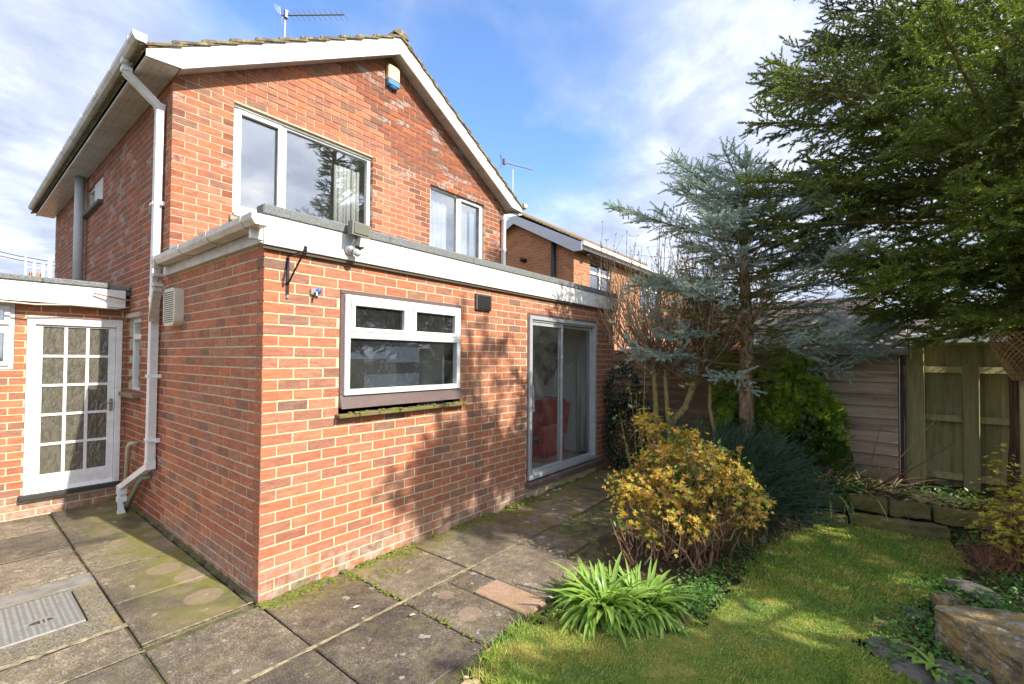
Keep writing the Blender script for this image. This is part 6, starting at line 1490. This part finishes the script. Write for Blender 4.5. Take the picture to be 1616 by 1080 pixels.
# ================================================================ GRASS, WEEDS, LITTER
N = 230000; x = rng.uniform(.2, 4.5, N); y = rng.uniform(-4.3, -1.4, N); k = inpoly(x, y, LAWN); x, y = x[k], y[k]
d = np.hypot(x+1.33, y+3.22); keep = rng.random(len(x)) < np.clip((3.2/d)**1.0, .35, 1); x, y = x[keep], y[keep]; n = len(x)
n_l = np.sin(x*2.1+1.3)*np.sin(y*2.7+x)+.5*np.sin(x*5.3+y*4.1)
pt_ = np.sin(x*9.1+2*np.sin(y*5))*np.sin(y*11.3+x*3)+.6*np.sin(x*23+y*19); keep2 = rng.random(n) < np.clip(.75+.4*pt_, .22, 1); h = np.where(keep2, 1, 0.0)*rng.uniform(.006, .018, n)*(1+.35*n_l)*(rng.random(n)**.5+.35); a = rng.uniform(0, 6.28, n); lean = rng.uniform(.1, .9, n); w_ = rng.uniform(.0011, .0020, n)*np.clip(d[keep]/2.2, 1, 2)
z = ZL(x, y); P0 = np.stack([x, y, z], -1); sd = np.stack([-np.sin(a), np.cos(a), 0*a], -1)*w_[:, None]; up_ = np.stack([np.cos(a)*lean*h, np.sin(a)*lean*h, h], -1)
V = np.stack([P0-sd, P0+sd, P0+up_*.6+sd*.7, P0+up_+np.stack([np.cos(a), np.sin(a), 0*a], -1)*(h*lean*.5)[:, None]], 1).reshape(-1, 3); q = np.arange(n)*4
F = np.concatenate([np.stack([q, q+1, q+2], -1), np.stack([q, q+2, q+3], -1)])
M_grass = leafmat('grass blade', [(0, (.08, .18, .03)), (.3, (.15, .29, .035)), (.52, (.27, .39, .055)), (.7, (.44, .42, .09)), (.86, (.52, .43, .13)), (1, (.44, .33, .15))], .3, .55, scale=3.2, pw=.55)
o = link('grass', npmesh('grass', V, F), M_grass, kind='stuff'); o['label'] = 'short mossy green and yellow lawn grass'; o['category'] = 'grass'
# longer tufts on the edge
V, F = [], []
E_ = [(.42, -1.62), (.66, -1.50), (.98, -1.50), (1.14, -1.62), (1.3, -2.05), (1.62, -2.36), (3.04, -2.43), (3.7, -2.6), (4.36, -3.0)]
for i in range(1500):
    j = random.randrange(len(E_)-1); f = random.random(); p = (E_[j][0]*(1-f)+E_[j+1][0]*f+random.gauss(0, .025), E_[j][1]*(1-f)+E_[j+1][1]*f+random.gauss(0, .025), -.01)
    if i % 2: p = (random.gauss(.42, .03), random.uniform(-2.6, -1.55), -.01)
    strap(p, random.uniform(0, 6.28), random.uniform(.03, .075), random.uniform(.002, .004), random.uniform(.7, 1.4), random.uniform(.2, 1.5), V, F)
o = link('grass_tufts', npmesh('grass_tufts', np.array(V), np.array(F)), M_grass, kind='stuff'); o['label'] = 'longer grass tufts along the patio and bed edge'; o['category'] = 'grass'
def weed(name, label, regions, tm_, mt, par=None):
    pts = []; dd = []
    for (cx0, cy0, rx, ry, n_, zh) in regions:
        xx = rng.normal(cx0, rx, n_); yy = rng.normal(cy0, ry, n_); zz0 = np.maximum(hsum(xx, yy), -.02)+rng.uniform(.005, zh, n_); pts += list(np.stack([xx, yy, zz0], -1)); dd += list(np.stack([rng.normal(0, 1, n_), rng.normal(0, 1, n_), rng.uniform(.1, .7, n_)], -1))
    o = scatter(name, pts, dd, rng.uniform(.6, 1.3, len(pts)), tm_, mt, None, kind='stuff'); o['label'] = label; o['category'] = 'weeds'
M_wd = leafmat('weed leaf', [(0, (.05, .13, .03)), (.5, (.10, .23, .045)), (1, (.22, .36, .09))], .35, .4, scale=5)
weed('weeds', 'low round-leaved weeds between the strap leaves and the lawn', [(1.95, -2.22, .16, .08, 700, .09), (2.35, -2.28, .2, .06, 300, .05), (1.75, -2.28, .12, .06, 260, .07), (1.30, -1.62, .10, .07, 160, .05), (2.9, -2.35, .35, .06, 260, .06)], [leafT(.026, .022), leafT(.02, .018)], M_wd)
weed('ground_cover', 'green leafy ground cover among stones around the big boulder', [(2.75, -3.75, .30, .16, 1500, .12), (2.35, -3.42, .22, .09, 700, .05), (2.05, -3.28, .12, .06, 260, .06), (1.85, -3.55, .12, .06, 260, .06), (2.95, -3.52, .25, .06, 350, .05), (3.3, -4.0, .3, .12, 500, .1)], [leafT(.034, .02), leafT(.024, .018)], M_wd)
weed('bed_weeds', 'scattered weeds on the raised bed by the fence foot', [(4.9, -3.85, .2, .25, 420, .10), (4.7, -3.4, .2, .3, 260, .05), (4.25, -2.75, .08, .1, 140, .08), (4.5, -3.85, .12, .1, 160, .05)], [leafT(.04, .024)], M_wd)
clump('dandelion', 'small dandelion rosette between flat stones', 'plant', (1.93, -3.44, .02), 10, (.10, .17), (.02, .035), .01, M_strap, 8, (.3, 1.0), (.2, .9), n_obj=10)
weed('leaf_litter', 'brown fallen leaves under the shrubs', [(3.6, -2.35, .5, .15, 500, .02), (4.3, -2.7, .15, .2, 260, .03), (2.5, -1.9, .4, .3, 500, .03), (2.2, -3.3, .15, .08, 200, .02), (4.4, -1.0, .5, .3, 400, .03)], [leafT(.035, .02)], mat('dead leaf', build=lambda nt, b: setc(nt, b, ramp(nt, isl(nt), [(0, (.07, .035, .025)), (.5, (.17, .09, .055)), (1, (.28, .17, .10))]))))
pm = npmesh('fallen_petal', *leafT(.055, .03)); PT = [(3.05, -.18), (3.18, -.12), (3.24, -.16), (3.28, -.2), (3.5, -.12), (3.9, -.15), (4.3, -.2), (4.4, -.28), (4.55, -.22), (4.5, -.35), (2.6, -.28), (3.0, -.3), (.53, -.9), (1.27, -1.50), (4.28, -2.82), (4.3, -2.95), (4.35, -3.05), (4.2, -3.35), (4.15, -2.78), (4.55, -3.42), (4.5, -3.6), (3.9, -2.8), (3.4, -.1), (3.33, -.24), (.35, -.55), (4.42, -2.88), (4.6, -.3), (4.2, -.25), (3.15, -.55), (2.8, -.5)]
for i, (x, y) in enumerate(PT):
    o = link('fallen_petal', pm, M_flow, None, (x, y, max(.012, float(hsum(x, y))+.02 if x > 4.4 and y < -2 else .012))); o.rotation_euler = (rng.uniform(-.3, .3), rng.uniform(-.3, .3), rng.uniform(0, 6)); o['label'] = ('pale magnolia petal lying on the patio by the door sill' if y > -.6 and x > 2 else 'pale magnolia petal lying on the far lawn edge or sleepers' if x > 3 else 'pale magnolia petal lying on the bare slabs near the window'); o['category'] = 'petal'; o['group'] = 'fallen magnolia petals'
